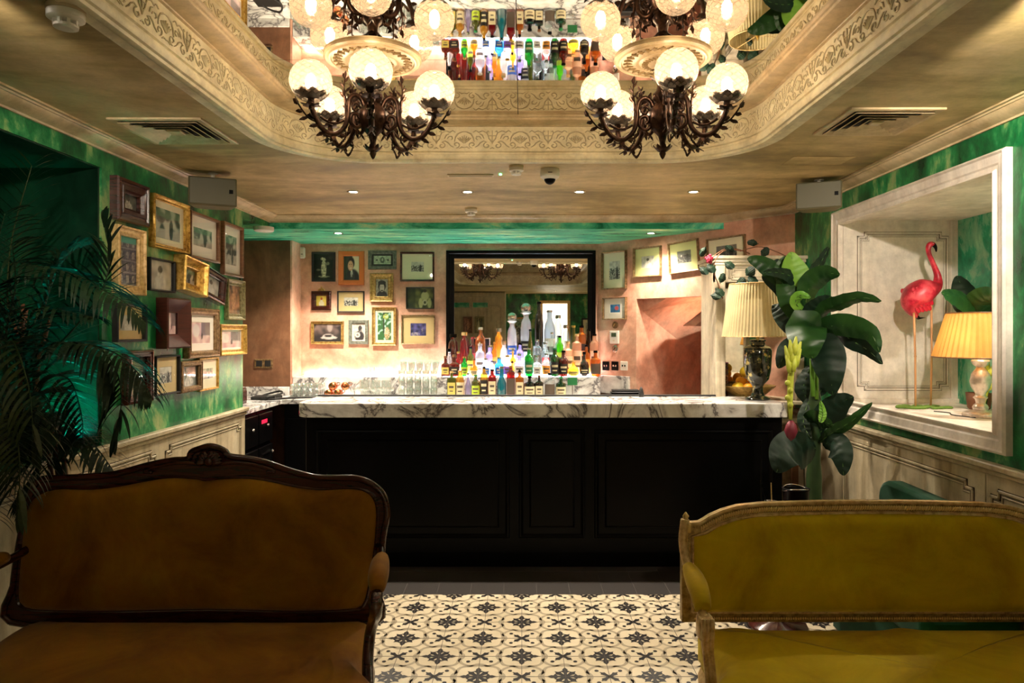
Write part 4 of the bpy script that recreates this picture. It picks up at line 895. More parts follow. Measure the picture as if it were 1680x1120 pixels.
def bottle(px,top,w,Y,base,kind,col,lab,cap,label,group,sq=False):
    x=(px-PX)/F*Y; h=(EYE-(top-PY)/F*Y)-base; r=w/F*Y/2*1.08
    root=thing('bottle','%s'%label,'bottle',(x,Y,base),0,group)
    pr=BK[kind]; zs=pr[3][1] if kind!='tala' else .6; mx=.13 if kind in('long','tala','round') else (.085 if base>1 else .062)
    if (1-zs)*h>mx: k_=mx/((1-zs)*h); zb=1-(1-zs)*k_; pr=[(a*(1.12 if c>zs+.08 else 1),(c/zs*zb if c<=zs else 1-(1-c)*k_)) for a,c in pr]
    else: pr=[(a*(1.15 if c>zs+.08 else 1),c) for a,c in pr]
    root.scale=(1,.8 if base>1 else 1,1); topz=pr[-1][1]*h
    g=glassmat(*CO[col]); b=MB()
    if sq:
        n=16
        for rr,z in [(a*r,c*h) for a,c in pr]: 
            e=.35 if rr>.6*r else 1
            for k in range(n):
                a=2*PI*k/n+PI/n; cx,sx=Cc(a),S(a); q=(abs(cx)**(2/e)+abs(sx)**(2/e))**(-e/2)*rr*.97; b.v.append((q*cx,q*sx*.75,z))
        for i in range(len(pr)-1):
            for k in range(n): b.face((i*n+k,i*n+(k+1)%n,(i+1)*n+(k+1)%n,(i+1)*n+k))
        b.face(tuple(range(n))[::-1]); b.face(tuple((len(pr)-1)*n+k for k in range(n)))
    else: b.lathe([(a*r,c*h) for a,c in pr],18)
    b.build('glass_body',g,root,True,auto=45)
    if lab:
        zz0,zz1=.10*h,pr[2][1]*h*.86 if kind!='round' else .34*h
        b=MB(); 
        if sq: b.cbox(-r*.82,r*.82,-r*.75*.97-.002,-r*.75*.9,zz0,zz1,.001); b.cur=1; b.box(-r*.5,r*.5,-r*.75*.97-.003,-r*.75*.97-.002,zz0+(zz1-zz0)*.55,zz0+(zz1-zz0)*.72); b.box(-r*.35,r*.35,-r*.75*.97-.003,-r*.75*.97-.002,zz0+(zz1-zz0)*.25,zz0+(zz1-zz0)*.33)
        else:
            rl=r*1.015 if kind in('std','squat','long') else r*1.02; m=9
            def patch(a0,a1,z0,z1,rr):
                vs=[(rr*Cc(a0+(a1-a0)*i/m),rr*S(a0+(a1-a0)*i/m),z) for z in (z0,z1) for i in range(m+1)]; b.add(vs,[(i,i+1,m+2+i,m+1+i) for i in range(m)])
            if kind=='tala' : zz0,zz1=.36*h,.52*h
            patch(-PI/2-1.15,-PI/2+1.15,zz0,zz1,rl); b.cur=1; patch(-PI/2-.7,-PI/2+.7,zz0+(zz1-zz0)*.55,zz0+(zz1-zz0)*.74,rl*1.01); patch(-PI/2-.5,-PI/2+.5,zz0+(zz1-zz0)*.22,zz0+(zz1-zz0)*.32,rl*1.01)
        b.build('paper_label',[LBL[lab],LBL['k2'] if lab not in('k','b','g') else LBL['c']],root)
    if cap:
        b=MB(); rc=pr[-1][0]*r
        if cap=='pour': b.lathe([(rc*.9,topz-.002),(rc*.9,topz+.012),(.004,topz+.02),(.003,h*1.06),(.0001,h*1.06)],10)
        elif cap=='ball': b.sph((0,0,topz+rc*.75),rc*1.0,12,8)
        else: b.lathe([(rc*1.05,topz-.004),(rc*1.05,h),(rc*.9,h+.002),(.0001,h+.002)],12)
        b.build('stopper' if cap in('ball','pour') else 'cap',CAP[cap],root,True,auto=40)
    return root
G1='bottles standing on the lower back worktop'; G2='bottles along the front of the lit marble shelf'; G3='bottles crowded at the back of the lit shelf'
Y1,Z1,Y2,Z2,Y3,Z3,Y4=6.42,.971,6.648,1.143,6.725,1.143,6.795
def row(Y,z,g,rows):
    for r_ in rows:
        px,top,w,kind,col,lab,cap,lb=r_[:8]; bottle(px,top,w,Y,z,kind,col,lab,cap,lb,g,len(r_)>8)
row(Y1,Z1,G1,[(741,609,14,'squat','olive','y','c','squat bottle with pale yellow label, leftmost of the lower front row',1),(755,608,13,'std','gold','c','g','slim bottle with a tall cream label, second from the left in the lower row'),
(768,612,10,'long','lav',None,'s','narrow clear bottle without label between the cream and lime labelled ones'),(780.5,615,13,'std','olive','l','gr','lime green labelled bottle in the lower row'),
(794,603,12,'std','gold','k','pour','black labelled gold bottle with a pouring spout in the lower row'),(807.5,606,13,'std','red','c','k','burgundy bottle with cream label in the lower row',1),
(823,601,14,'long','turq',None,'s','tall turquoise bottle in the lower row'),(838,600,13,'std','red','k2','g','red brown bottle with dark slanted label in the lower row',1),(852.5,608,13,'squat','amber','c','pour','amber bottle with cream label and spout in the lower row',1),
(869,617,17,'squat','black','c','k','wide black bottle with a diamond label in the lower row'),(884.5,616,13,'squat','wine','c','wood','dark bottle with pale label beside the diamond labelled one',1),(902,612,16,'squat','clear','k2','k','round shouldered clear bottle with dark lower label in the lower row'),
(920,618,16,'squat','dgreen','c','gr','green bottle with cream label, rightmost of the lower row')])
row(Y2,Z2,G2,[(731,584,13,'squat','rum','y','wood','dark rum bottle with yellow label at the left end of the lit shelf',1),(745.5,582,16,'squat','rum','k','wood','wide dark brown bottle second on the lit shelf',1),(762,585,11,'std','green','l','g','green bottle with gold neck on the lit shelf'),(778,588,13,'round','amber','c','wood','round amber brown bottle on the lit shelf'),
(797,588,12,'std','frost','b','s','frosted bottle with small blue label on the lit shelf'),(807.5,592,9,'std','clear',None,'k','small clear bottle with black top on the lit shelf'),(819,586,14,'std','blue','b','s','pale blue bottle on the lit shelf',1),(832.5,583,13,'std','clear','p','g','clear bottle with purple label on the lit shelf'),(840.5,594,8,'std','gold','y','pour','small yellow bottle with spout between purple labelled and lavender bottles'),(852,580,15,'squat','lav','w','s','lavender tinted bottle on the lit shelf'),
(868,571,14,'std','green','g','s','bright green glass bottle on the lit shelf'),(881,583,13,'squat','clear','w','s','clear square bottle with grey white label on the lit shelf',1),(896,580,13,'std','clear','o','s','clear bottle with orange label on the lit shelf'),(910,571,14,'std','dgreen','k','gr','dark green bottle with black label on the lit shelf'),(924.5,575,14,'std','rum','k','k','brown bottle with black label on the lit shelf'),
(941,591,17,'round','gold','y','c','round golden bottle with a domed shoulder on the lit shelf'),(958.5,577,15,'round','wine','k','k','round black bottle with tall neck on the lit shelf'),(977,575,16,'squat','amber','k2','k','bottle with orange and dark label at the right end of the lit shelf')])
row(Y3,Z3,G3,[(737,572,9,'dec','clear',None,'k','small cut bottle with black stopper at the left end behind the rum'),(752,577,10,'std','red','pk','g','rosy bottle with pink label behind the wide brown bottle'),(772,569,11,'std','olive','l','k','yellow green bottle behind the green glass one'),(787.5,564,15,'std','frost','w','w','frosted bottle with a large white label in front of the framed card'),(803,567,12,'std','lav',None,'s','pale violet bottle beside the large white labelled one'),(811,561,9,'std','gold','o','g','small bottle with orange label behind the blue ones'),
(826,560,12,'dec','white','w','c','milky bottle with a cream cap behind the pale blue bottle'),(841.5,572,11,'round','gold','y','s','yellow bottle beneath the blue painted one'),(853,563,12,'std','lav','w','k','silvery bottle behind the lavender one'),(870,540,9,'long','olive',None,'k','tall slim beer coloured bottle rising over the green one'),
(881.5,557,14,'std','clear','k2','s','boxy clear bottle with dark picture label behind the grey white one',1),(895,562,12,'std','clear','r','s','clear bottle with red printed label at the back'),(905.5,545,9,'long','clear','k','s','slim clear bottle with black band in the middle'),(918.5,551,11,'std','lime','l','k','glowing lime green bottle'),(932,560,15,'squat','peach','pk','c','bottle with large blush label under a domed top'),(946.5,548,15,'squat','peach','pk','c','rounded amber bottle with blush label left of the end pair'),(962,566,11,'std','amber','o','k','orange labelled bottle behind the round black one',1),(975,548,14,'std','peach','pk','k','bottle with blush label at the right end against the mirror frame')])
row(Y4,Z3,G3,[(742.5,548,15,'dec','rum',None,'k','dark crystal decanter at the left edge of the mirror'),(761.5,545,14,'dec','red',None,'c','red amber decanter with a gold collar'),(775.5,553,11,'std','red','r','r','round shouldered red bottle between two decanters'),(788,537,17,'round','amber',None,'w','large round brandy decanter with white pointed stopper'),(818,539,14,'dec','gold',None,'s','gold decanter with tall silver stopper'),(840,521,15,'tala','white','b','ball','white hand painted bottle with blue collar and silver ball stopper'),
(863,507,17,'tala','white','k','ball','tallest white painted bottle with a silver ball stopper'),(884.6,495,13,'long','wine',None,'k','very tall dark wine magnum'),(902,509,17,'long','frost','w','s','tall frosted bottle in front of the bright board reflection'),(916,517,13,'dec','clear',None,'s','tall clear crystal carafe right of the tall frosted bottle'),(929,533,12,'dec','clear','b','s','domed clear decanter with a dark blue label'),(941.5,534,10,'long','olive',None,'g','green gold slender bottle right of the domed decanter'),(955,534,13,'squat','amber','k','k','amber bottle with black cap near the right end of the mirror'),(967,540,8,'long','wine',None,'k','thin dark bottle beside the black capped amber one')])
# framed card among the bottles, small sign
c=thing('framed_card','small white framed dark card standing behind the bottles','card frame',(((788-PX)/F*6.83),6.835,1.143)); b=MB(); rect_frame(b,-.095,.095,0,.36,.008,[(0,0),(0,.008),(1,.008),(1,.002)]); b.build('frame','white',c); b=MB(); b.box(-.09,.09,-.002,.002,.004,.355); b.build('card','blackm',c)
c=thing('table_sign','small dark green sign standing right of the lower bottles','sign',((939-PX)/F*6.5,6.5,.971)); b=MB(); b.cbox(-.045,.045,-.004,.004,.10,.17,.002); b.build('board',LBL['g'],c); b=MB(); b.lathe([(.03,0),(.03,.008),(.004,.012),(.004,.10)],12); b.build('stand','chrome',c)
c=thing('napkin_caddy','long black bar caddy in front of the short splashback','caddy',(.93,6.33,.971)); b=MB(); b.cbox(-.13,.13,-.05,.05,0,.055,.004); b.build('tray','black',c); b=MB(); b.cbox(-.12,.12,-.04,.04,.056,.075,.004); b.build('napkins','blackm',c)
# ------------------------------------------------------------ glassware
tb=MB(); tb.lathe([(.026,0),(.033,.08),(.0315,.08),(.0305,.065),(.025,.008),(.0001,.008)],14)
proto=tb.build('tumbler','clear',None,True); first=True
tiers=['bottom','second','third','top']
for t in range(4):
    for i in range(5):
        for d in range(2):
            o=proto if first else proto.copy()
            if not first: COL.objects.link(o)
            first=False; o.location=(at(659+13.2*i+(3 if t==3 else 0),0,6.35+.075*d).x,6.35+.075*d+.004*(t%2),.971+t*.0805)
            tag(o,'clear tumbler in the %s tier, %s row, of the tall stack beside the bottles'%(tiers[t],'front' if d==0 else 'rear'),'glass','clear tumblers stacked in four tiers')
# low trays of small glasses upside down
tr=MB().cbox(-2.09,-1.80,6.28,6.56,.971,.983,.003).build('glass_tray','blackm'); tag(tr,'dark tray under the small glasses at the left wall','tray')
sb=MB(); sb.lathe([(.026,0),(.022,.055),(.020,.055),(.024,.002)],10); pr2=sb.build('shot_glass','clear',None,True); first=True
for i in range(5):
    for j in range(4):
        for t in range(2):
            o=pr2 if first else pr2.copy()
            if not first: COL.objects.link(o)
            first=False; o.location=(-2.055+.054*i,6.32+.062*j,.9835+t*.0555); tag(o,'small upturned glass on the tray, %s layer'%('upper' if t else 'lower'),'glass','small glasses upturned on the tray by the left wall')
cup=thing('copper_mug','hammered copper mug lying open end forward at the left of the bottom pair','mug',(at(540,0,6.38).x,6.38,1.008),0,'copper mugs')
b=MB(); b.lathe([(.025,.05),(.034,.045),(.036,0),(.034,-.045),(.033,-.045),(.033,.04),(.0001,.04)],16,M4=Matrix.Rotation(PI/2,4,'X')); cop=mat('copper',(.85,.32,.14),.22,1); b.build('cup_body',cop,cup,True)
b=MB(); b.tube([(.034,0,-.0),(.058,0,.01),(.058,0,.03),(.034,0,.03)],.004,6); b.build('handle',cop,cup,True)
dup(cup,(at(555,0,6.38).x,6.38,1.008),None,'hammered copper mug lying open end forward at the right of the bottom pair'); dup(cup,(at(547,0,6.40).x,6.40,1.072),None,'hammered copper mug lying on top of the pair, left of the tipped one'); dup(cup,(at(566,0,6.42).x,6.42,1.07),.35,'hammered copper mug tipped to the right on top of the stack')
cg=MB(); cg.lathe([(.030,0),(.003,.004),(.003,.05),(.028,.065),(.040,.088),(.039,.088),(.026,.068),(.0001,.058)],16); pr3=cg.build('coupe_glass','clear',None,True); first=True
for k,(px,Y) in enumerate(((585,6.35),(599,6.35),(613,6.35),(627,6.35),(641,6.35),(592,6.46),(606,6.46),(620,6.46),(634,6.46))):
    o=pr3 if first else pr3.copy()
    if not first: COL.objects.link(o)
    first=False; o.location=(at(px,0,Y).x,Y,.971); tag(o,'short stemmed coupe between the mugs and the tumbler stack, %s row'%('front' if k<5 else 'rear'),'glass','coupes in the middle of the worktop')
bw=MB(); bw.lathe([(.03,0),(.044,.02),(.050,.062),(.048,.062),(.042,.022),(.0001,.006)],18); pr4=bw.build('glass_bowl','clear',None,True); first=True
for k,px in enumerate((598,616,634)):
    o=pr4 if first else pr4.copy()
    if not first: COL.objects.link(o)
    first=False; o.location=(at(px,0,6.54).x,6.54,.971+.0); o.scale=(1,1,2.3); tag(o,['tall glass beaker, left of the three behind the coupes','tall glass beaker, middle of the three behind the coupes','tall glass beaker, right of the three behind the coupes'][k],'glass','glass beakers behind the coupes')
o=MB().lathe([(.030,0),(.033,.085),(.0315,.085),(.028,.006),(.0001,.006)],14).build('tumbler','clear',None,True); o.location=(at(611,0,6.70).x,6.70,1.141); tag(o,'single clear tumbler alone on the marble shelf before the pink glow','glass')
# ------------------------------------------------------------ back mirror
c=thing('wall_mirror','large mirror in a wide black lacquer frame behind the bottles','mirror',(-.008,6.868,1.142)); b=MB(); rect_frame(b,-.727,.727,0,1.212,.078,[(0,0),(0,.028),(.1,.033),(.35,.030),(.45,.022),(.9,.020),(1,.014),(1,.004)]); b.build('frame','black',c); b=MB(); b.box(-.66,.66,-.008,-.004,.07,1.145); b.build('glass','clearmirror',c)
# ------------------------------------------------------------ lamps
def pleat(r0,r1,z0,z1,n,amp=.03):
    b=MB(); prof=[(r0,z0),(r0*.985+r1*.015,z0+.004),(r1,z1)]; b.v=[]; seg=n*4
    for r,z in ((r0,z0),(r1,z1)):
        for k in range(seg): a=2*PI*k/seg; rr=r*(1+amp*(abs((k%4)-2)/2-.5)*.6); b.v.append((rr*Cc(a),rr*S(a),z))
    for k in range(seg): b.face((k,(k+1)%seg,seg+(k+1)%seg,seg+k))
    return b
def shade_mat(name,col,tr):
    def f(nt): 
        v=coords(nt); n=noisef(nt,v,9,3,.5); c=ramp(nt,n,[(.3,tuple(x*.8 for x in col)),(.7,col)])
        return mixs(nt,tr,bs(nt,'ShaderNodeBsdfDiffuse',c),bs(nt,'ShaderNodeBsdfTranslucent',c))
    return shader_mat(name,f)
la=thing('table_lamp','table lamp with cream pleated shade and dark mercury glass urn base on the bar end','lamp',(1.622,4.84,1.102))
pleat(.237,.188,.430,.790,64,.03).build('lamp_shade',shade_mat('cream_pleats',(.80,.68,.40),.35),la)
b=MB(); b.tube([(.2375*Cc(a),.2375*S(a),.431) for a in [2*PI*k/40 for k in range(41)]],.003,5); b.tube([(.189*Cc(a),.189*S(a),.79) for a in [2*PI*k/40 for k in range(41)]],.003,5); 
for k in range(3): a=2*PI*k/3; b.tube([(0,0,.76),(.186*Cc(a),.186*S(a),.785)],.002,5)
b.build('shade_ring','palegold',la,True)
def merc(nt,b):
    v=coords(nt); f=noisef(nt,v,22,6,.7); L(nt,ramp(nt,f,[(.42,(.012,.014,.010)),(.56,(.05,.05,.03)),(.64,(.62,.48,.16))]),b.inputs['Base Color'])
b=MB(); b.lathe([(.082,0),(.085,.008),(.080,.016),(.05,.026),(.036,.05),(.034,.085),(.042,.10),(.075,.14),(.088,.20),(.094,.30),(.094,.335),(.088,.345),(.098,.352),(.085,.36),(.050,.375),(.046,.395),(.056,.40),(.056,.408),(.03,.412),(.0001,.412)],28); b.build('urn_base',mat('mercury_glass',(.1,.1,.05),.12,.5,build=merc,coat=.6),la,True,auto=50)
b=MB(); b.lathe([(.012,.41),(.012,.77),(.004,.79),(.0001,.80)],10); b.build('stem','gold',la,True)
ln=thing('table_lamp','lit table lamp with a gathered amber shade and silvered baluster base in the niche','lamp',(2.515,3.86,1.101))
pleat(.232,.163,.325,.568,46,.05).build('lamp_shade',shade_mat('amber_pleats',(.95,.58,.20),.55),ln)
b=MB(); b.tube([(.233*Cc(a),.233*S(a),.326) for a in [2*PI*k/40 for k in range(41)]],.0035,5); b.tube([(.165*Cc(a),.165*S(a),.568) for a in [2*PI*k/40 for k in range(41)]],.003,5); b.build('shade_trim','brownwood',ln,True)
b=MB(); b.lathe([(.086,0),(.09,.010),(.085,.022),(.06,.030),(.035,.038),(.040,.052),(.034,.064),(.022,.075),(.026,.095),(.036,.105),(.026,.115),(.024,.125),(.046,.165),(.052,.195),(.044,.235),(.024,.262),(.020,.272),(.036,.284),(.046,.305),(.040,.312),(.0001,.315)],26); b.build('baluster_base','silver',ln,True,auto=50)
b=MB(); b.lathe([(.006,.31),(.006,.36),(.014,.365),(.014,.39),(.0001,.39)],10); b.build('lamp_holder','gold',ln,True)
MB().sph((0,0,.43),.032,14,10,(1,1,1.2)).build('bulb',mat('warm_bulb',(1,1,1),.5,emit=(1,.60,.26),es=NLAMP),ln,True)
b=MB().tube(cat_rom([(2.45,3.80,1.104),(2.40,3.92,1.104),(2.44,4.02,1.104),(2.40,4.10,1.104)],5,False),.003,6).build('lamp_cable','blackm'); tag(b,'thin black cable on the niche sill between lamp and flamingo','cable')
# ------------------------------------------------------------ fruit bowl and vase
c=thing('fruit_bowl','wide brass bowl holding oranges behind the mercury glass lamp','bowl',(1.705,5.305,1.061)); b=MB(); b.lathe([(.06,0),(.07,.006),(.12,.03),(.185,.085),(.20,.10),(.196,.103),(.18,.088),(.11,.036),(.0001,.012)],30); b.build('bowl_body','oldgold',c,True)
def orf(nt,b):
    v=coords(nt); f=noisef(nt,v,120,2,.5); bump(nt,b,f,.2,.002)
orm=mat('orange_peel',(.92,.38,.02),.45,build=orf); lem=mat('lemon_peel',(.95,.66,.04),.45,build=orf)
OR=[(1.61,5.24,1.150,.042,'leftmost at the rim'),(1.68,5.23,1.145,.040,'low in front, second from the left'),(1.76,5.24,1.148,.040,'in front near the lamp base'),(1.65,5.30,1.190,.040,'second layer, upper left'),(1.72,5.27,1.212,.042,'second layer, centre'),(1.70,5.33,1.262,.044,'topmost of the pile'),(1.80,5.32,1.185,.040,'at the right behind the lamp base')]
for i,(x,y,z,r,t) in enumerate(OR):
    o=thing('orange' if i not in(0,5) else 'lemon','%s in the brass bowl, %s'%('yellow citrus' if i in(0,5) else 'orange',t),'fruit',(x,y,z),0,'citrus fruit in the bowl'); MB().sph((0,0,0),r,18,12,(1.12 if i in(0,5) else 1,1,.97)).build('flesh',lem if i in(0,5) else orm,o,True); MB().lathe([(.004,0),(.003,.003),(.0001,.003)],7,(0,-.2*r,r*.94)).build('stalk','stem',o)
def vf(nt,b):
    v=coords(nt); f=noisef(nt,v,40,3,.7); L(nt,ramp(nt,f,[(.42,(.02,.008,.004)),(.52,(.30,.10,.03)),(.62,(.75,.40,.12))],'CONSTANT'),b.inputs['Base Color'])
c=thing('mosaic_vase','pink and amber speckled cylindrical vase behind the oranges','vase',(1.562,5.525,1.061)); MB().lathe([(.052,0),(.056,.005),(.056,.26),(.052,.262),(.050,.01),(.0001,.01)],22).build('cylinder',mat('mosaic_glass',(.5,.2,.1),.2,build=vf),c,True,auto=40); b=MB(); b.lathe([(.0712,.10),(.0712,.262)],22); b.v=[v for v in b.v]; MB().tube([(.057*Cc(a),.057*S(a),.262) for a in [2*PI*k/24 for k in range(25)]],.003,6).build('rim',mat('pink_rim',(.6,.12,.25),.3),c,True)
# ------------------------------------------------------------ flamingo
fz=thing('flamingo_ornament','pink painted flamingo ornament on thin legs standing on the niche sill','ornament',(2.45,4.30,1.101))
def fp(px,py,dy=0): p=at(px,py,4.30+dy); return (p.x-2.45,dy,p.z-1.101)
def flf(nt,b):
    v=coords(nt); f=noisef(nt,v,14,5,.6); L(nt,ramp(nt,f,[(.35,(.28,.008,.02)),(.5,(.60,.02,.05)),(.65,(.80,.10,.13))]),b.inputs['Base Color'])
FM=mat('flamingo_pink',(.8,.1,.15),.35,build=flf); FD=mat('flamingo_crimson',(.35,.01,.02),.4)
b=MB(); P=[(1480,507,.02),(1484,497,.05),(1491,485,.075),(1503,474,.092),(1516,468,.085),(1528,468,.066),(1537,470,.045),(1542,476,.028)]
# body: one continuous skin from tail to head
ctl=[((1505,520),.012,.7),((1498,510),.045,.75),((1497,498),.080,.8),((1504,486),.102,.8),((1514,478),.098,.8),((1524,474),.078,.8),((1533,470),.054,.9),((1538,463),.034,1),((1538,452),.024,1),((1534,440),.019,1),((1529,428),.017,1),((1524,416),.016,1),((1523,407),.018,1),((1526,401),.021,1),((1531,401),.017,1),((1535,406),.011,1),((1536,413),.004,1)]
C3=cat_rom([Vector((*fp(*c0),r)) for c0,r,fl_ in ctl],4,False)
b.tube([(p[0],p[1],p[2]) for p in C3],[max(.003,p[3]) for p in C3],16,flat=.8)
nb=len(C3); ringf=[]
b.mi=[1 if (k//16)>=nb-9 and k<16*(nb-1) else 0 for k in range(len(b.f))]; 
b.build('body',[FM,'black'],fz,True)
for sg,nm in ((-1,-1),(1,1)):
    w_=MB(); 
    for r_ in range(5):
        for q in range(6-r_//2):
            x,y=1491+q*5.2+r_*1.6,478+r_*7.5-q*1.2
            p=fp(x,y); w_.sph((p[0],sg*(.082-.006*abs(q-2.5)-.004*abs(r_-1.5)),p[2]),.016,9,6,(1.0,.35,1.5),Matrix.Rotation(-.5,4,'Y'))
    w_.build('wing',mat('wing_pink_%d'%(sg+1),(.50,.012,.035),.35),fz,True)
MB().tube([fp(1500,514,0),fp(1507,522,0),fp(1518,521,0)],[.02,.02,.003],10,flat=.4).build('tail','black',fz,True)
for k,(pa,pb,dy) in enumerate((((1499,503),(1502,666),-.03),((1528,492),(1527,664),.03))):
    b=MB(); A=fp(pa[0],pa[1],dy); B=fp(pb[0],pb[1],dy); mid_=[(A[i]+B[i])/2+(.004 if i==0 else 0) for i in range(3)]; B=(B[0],B[1],.012); b.tube([A,mid_,B],[.007,.006,.006],8); b.sph(mid_,.008,8,6); b.build('leg','terracotta' if 0 else mat('flamingo_leg',(.62,.32,.14),.5),fz,True)
for sg in (-1,1):
    p=fp(1528,400); MB().sph((p[0],sg*.017,p[2]),.004,8,6).build('eye','white',fz,True)
b=MB()
for k in range(40):
    rnd=random.Random(k); a=rnd.random()*6.28; r=rnd.random()**.5; b.sph((.155*r*Cc(a)+.0,.07*r*S(a),.006),.012+.012*rnd.random(),7,5,(1.5,1.2,.45))
b.build('moss_base',mat('moss',(.12,.22,.03),.8),fz,True)
# ------------------------------------------------------------ fixtures
def vent(x,y,s,label):
    c=thing('ceiling_vent',label,'vent',(x,y,ZC-.001)); T=Matrix.Rotation(PI/2,4,'X')
    b=MB(); rect_frame(b,-s,s,-s,s,.03,[(0,0),(0,.008),(.15,.010),(1,.009),(1,-.0)],T); b.build('frame','mould',c)
    b=MB(); b.box(-s+.03,s-.03,-s+.03,s-.03,-.0005,.0005); b.build('backing','blackm',c)
    for k in range(4):
        q=s-.032-k*.036; b=MB(); rect_frame(b,-q,q,-q,q,.026,[(0,.014),(0,.016),(1,.003),(1,.001),(0,.014)],T); b.build('louvre','mould',c)
    q=s-.035-4*.036; b=MB(); b.cbox(-q,q,-q,q,-.014,-.002,.003); b.build('centre_plate','mould',c)
    return c
vent(-1.645,3.355,.212,'square louvred ceiling vent left of the coffer'); vent(1.61,3.205,.203,'square louvred ceiling vent right of the coffer')
def smoke(px,py,sc,label,Yo=None):
    Y=(ZC-EYE)*F/(PY-py); c=thing('smoke_detector',label,'smoke detector',((px-PX)/F*Y,Y,ZC-.001)); 
    b=MB(); b.lathe([(.052*sc,0),(.052*sc,-.014*sc),(.0001,-.014*sc)],22); b.build('base','offwhite',c,True,auto=40)
    b=MB(); b.lathe([(.050*sc,-.015*sc),(.050*sc,-.034*sc),(.038*sc,-.040*sc),(.0001,-.040*sc)],22); b.build('ring','white',c,True,auto=40)
    b=MB()
    for k in range(8): a=2*PI*k/8; b.box(-.004*sc,.004*sc,.024*sc,.034*sc,-.054*sc,-.038*sc,Matrix.Rotation(a,4,'Z'))
    b.lathe([(.033*sc,-.052*sc),(.033*sc,-.060*sc),(.02*sc,-.063*sc),(.0001,-.063*sc)],20); b.build('sensor_cage','white',c)
    return c
smoke(108,12,1.0,'white smoke detector in the top left corner of the ceiling'); smoke(847,272,.85,'small round detector beside the dome camera'); smoke(773,341,.95,'detector near the cornice in front of the green soffit')
Y=(ZC-EYE)*F/(PY-278); c=thing('dome_camera','white dome security camera with black glass bubble on the ceiling','camera',((902-PX)/F*Y,Y,ZC)); MB().lathe([(.055,0),(.056,-.012),(.058,-.02),(.055,-.045),(.040,-.058),(.0001,-.058)],26).build('housing','white',c,True,auto=40); MB().sph((0,0,-.056),.034,18,12).build('bubble','black',c,True); b=MB(); b.box(-.012,.012,-.0575,-.056,-.03,-.026); b.build('slot','black',c)
Y=(ZC-EYE)*F/(PY-287); c=thing('slot_diffuser','narrow slot air diffuser in the ceiling left of the small detector','vent',((772-PX)/F*Y,Y,ZC-.001)); b=MB(); rect_frame(b,-.14,.14,-.025,.025,.008,[(0,0),(0,.006),(1,.006),(1,0)],Matrix.Rotation(PI/2,4,'X')); b.build('frame','offwhite',c); b=MB(); b.box(-.131,.131,-.017,.017,-.002,-.0005); b.build('slot','darkgrey',c)
for q in (-.007,.007): b=MB(); b.box(-.131,.131,q-.002,q+.002,-.006,-.001); b.build('fin','offwhite',c)
Y=(ZC-EYE)*F/(PY-285); o=MB().lathe([(.008,0),(.008,-.006),(.004,-.008),(.0001,-.009)],12).build('indicator_light','ledgreen',None,True,loc=((821-PX)/F*Y,Y,ZC-.001)); tag(o,'tiny green indicator light between the diffuser and the detector','indicator light')
o=MB(); rect_frame(o,-.17,.17,-.10,.10,.004,[(0,0),(0,.0015),(1,.0015),(1,.0)],Matrix.Rotation(PI/2,4,'X')); o.box(-.165,.165,-.095,.095,-.0008,-.0003); o=o.build('access_panel','ceil',None,loc=(1.66,3.95,ZC-.0005)); tag(o,'flush painted access panel in the ceiling behind the right vent','access panel')
def downlight(x,y,z,label,energy,angle,group='recessed ceiling spots',col=(1,.86,.68)):
    c=thing('downlight',label,'downlight',(x,y,z),0,group); MB().lathe([(.042,0),(.043,-.004),(.030,-.005),(.028,0)],20).build('trim_ring','chrome',c,True); MB().lathe([(.028,-.002),(.0001,-.002)],18).build('lens','spotglow',c); spotlight(c,'spot',energy,angle,(0,0,-.012),col); return c
NM=['first','second','third','fourth']
for k,px in enumerate((580,767,951,1138)):
    downlight((px-PX)/F*4.82,4.82,ZC-.0005,'small recessed spot in the ceiling before the soffit, %s from the left'%NM[k],SPOT,120)
downlight((555-PX)/F*6.10,6.10,ZS-.0005,'recessed spot in the green soffit above the orange framed portrait',SPOT2,125); downlight((1068-PX)/F*6.10,6.10,ZS-.0005,'recessed spot in the green soffit above the diagonal wall pictures',SPOT2*.42,125)
p=MD@Vector((o0+.62,.42,1.885)); downlight(p.x,p.y,1.905,'small spot in the low passage ceiling of the diagonal wall',22,165)
def speaker(x,y,z,ang,label,tl):
    c=thing('speaker',label,'speaker',(x,y,z),0,None,rot=(0,0,ang)); 
    b=MB(); pts=[(-.135,-.05),(.135,-.05),(.105,.08),(.05,.11),(-.05,.11),(-.105,.08)]; b.v=[(x,y,z) for z in (-.085,.085) for x,y in pts]; n=6; b.face(range(n)); b.face(range(2*n-1,n-1,-1)); [b.face((i,(i+1)%n,(i+1)%n+n,i+n)) for i in range(n)]; b.build('cabinet','speaker',c,bevel=.008)
    b=MB(); b.cbox(-.128,.128,-.062,-.05,-.080,.080,.006)
    for i in range(31):
        xx=-.120+i*.008; b.box(xx,xx+.004,-.0635,-.062,-.075,.075)
    b.build('grille',mat('grille_grey',(.12,.11,.065),.5) if 'grille_grey' not in bpy.data.materials else bpy.data.materials['grille_grey'],c); b=MB(); b.cbox(.09,.112,-.066,-.063,-.010,.014,.002); b.build('badge','black',c)
    b=MB(); b.tube([(0,.03,.08),(0,.03,ZC-z)],.012,8); b.lathe([(.028,ZC-z-.006),(.028,ZC-z)],14,(0,.03,0)); b.build('bracket','white',c)
speaker(-1.86,4.24,2.402,.40,'beige wall speaker at the top of the green wall on the left',0); speaker(1.865,4.42,2.415,-.42,'grey wall speaker at the top of the right wall beside the niche',0)
c=thing('wifi_disc','round white disc under the green beam at the left of the bar','access point',((433-PX)/F*5.75,5.75,ZS-.001)); MB().lathe([(.078,0),(.078,-.03),(.070,-.036),(.0001,-.037)],28).build('disc','white',c,True,auto=40); MB().lathe([(.012,-.0375),(.0001,-.038)],12).build('led_window','offwhite',c)
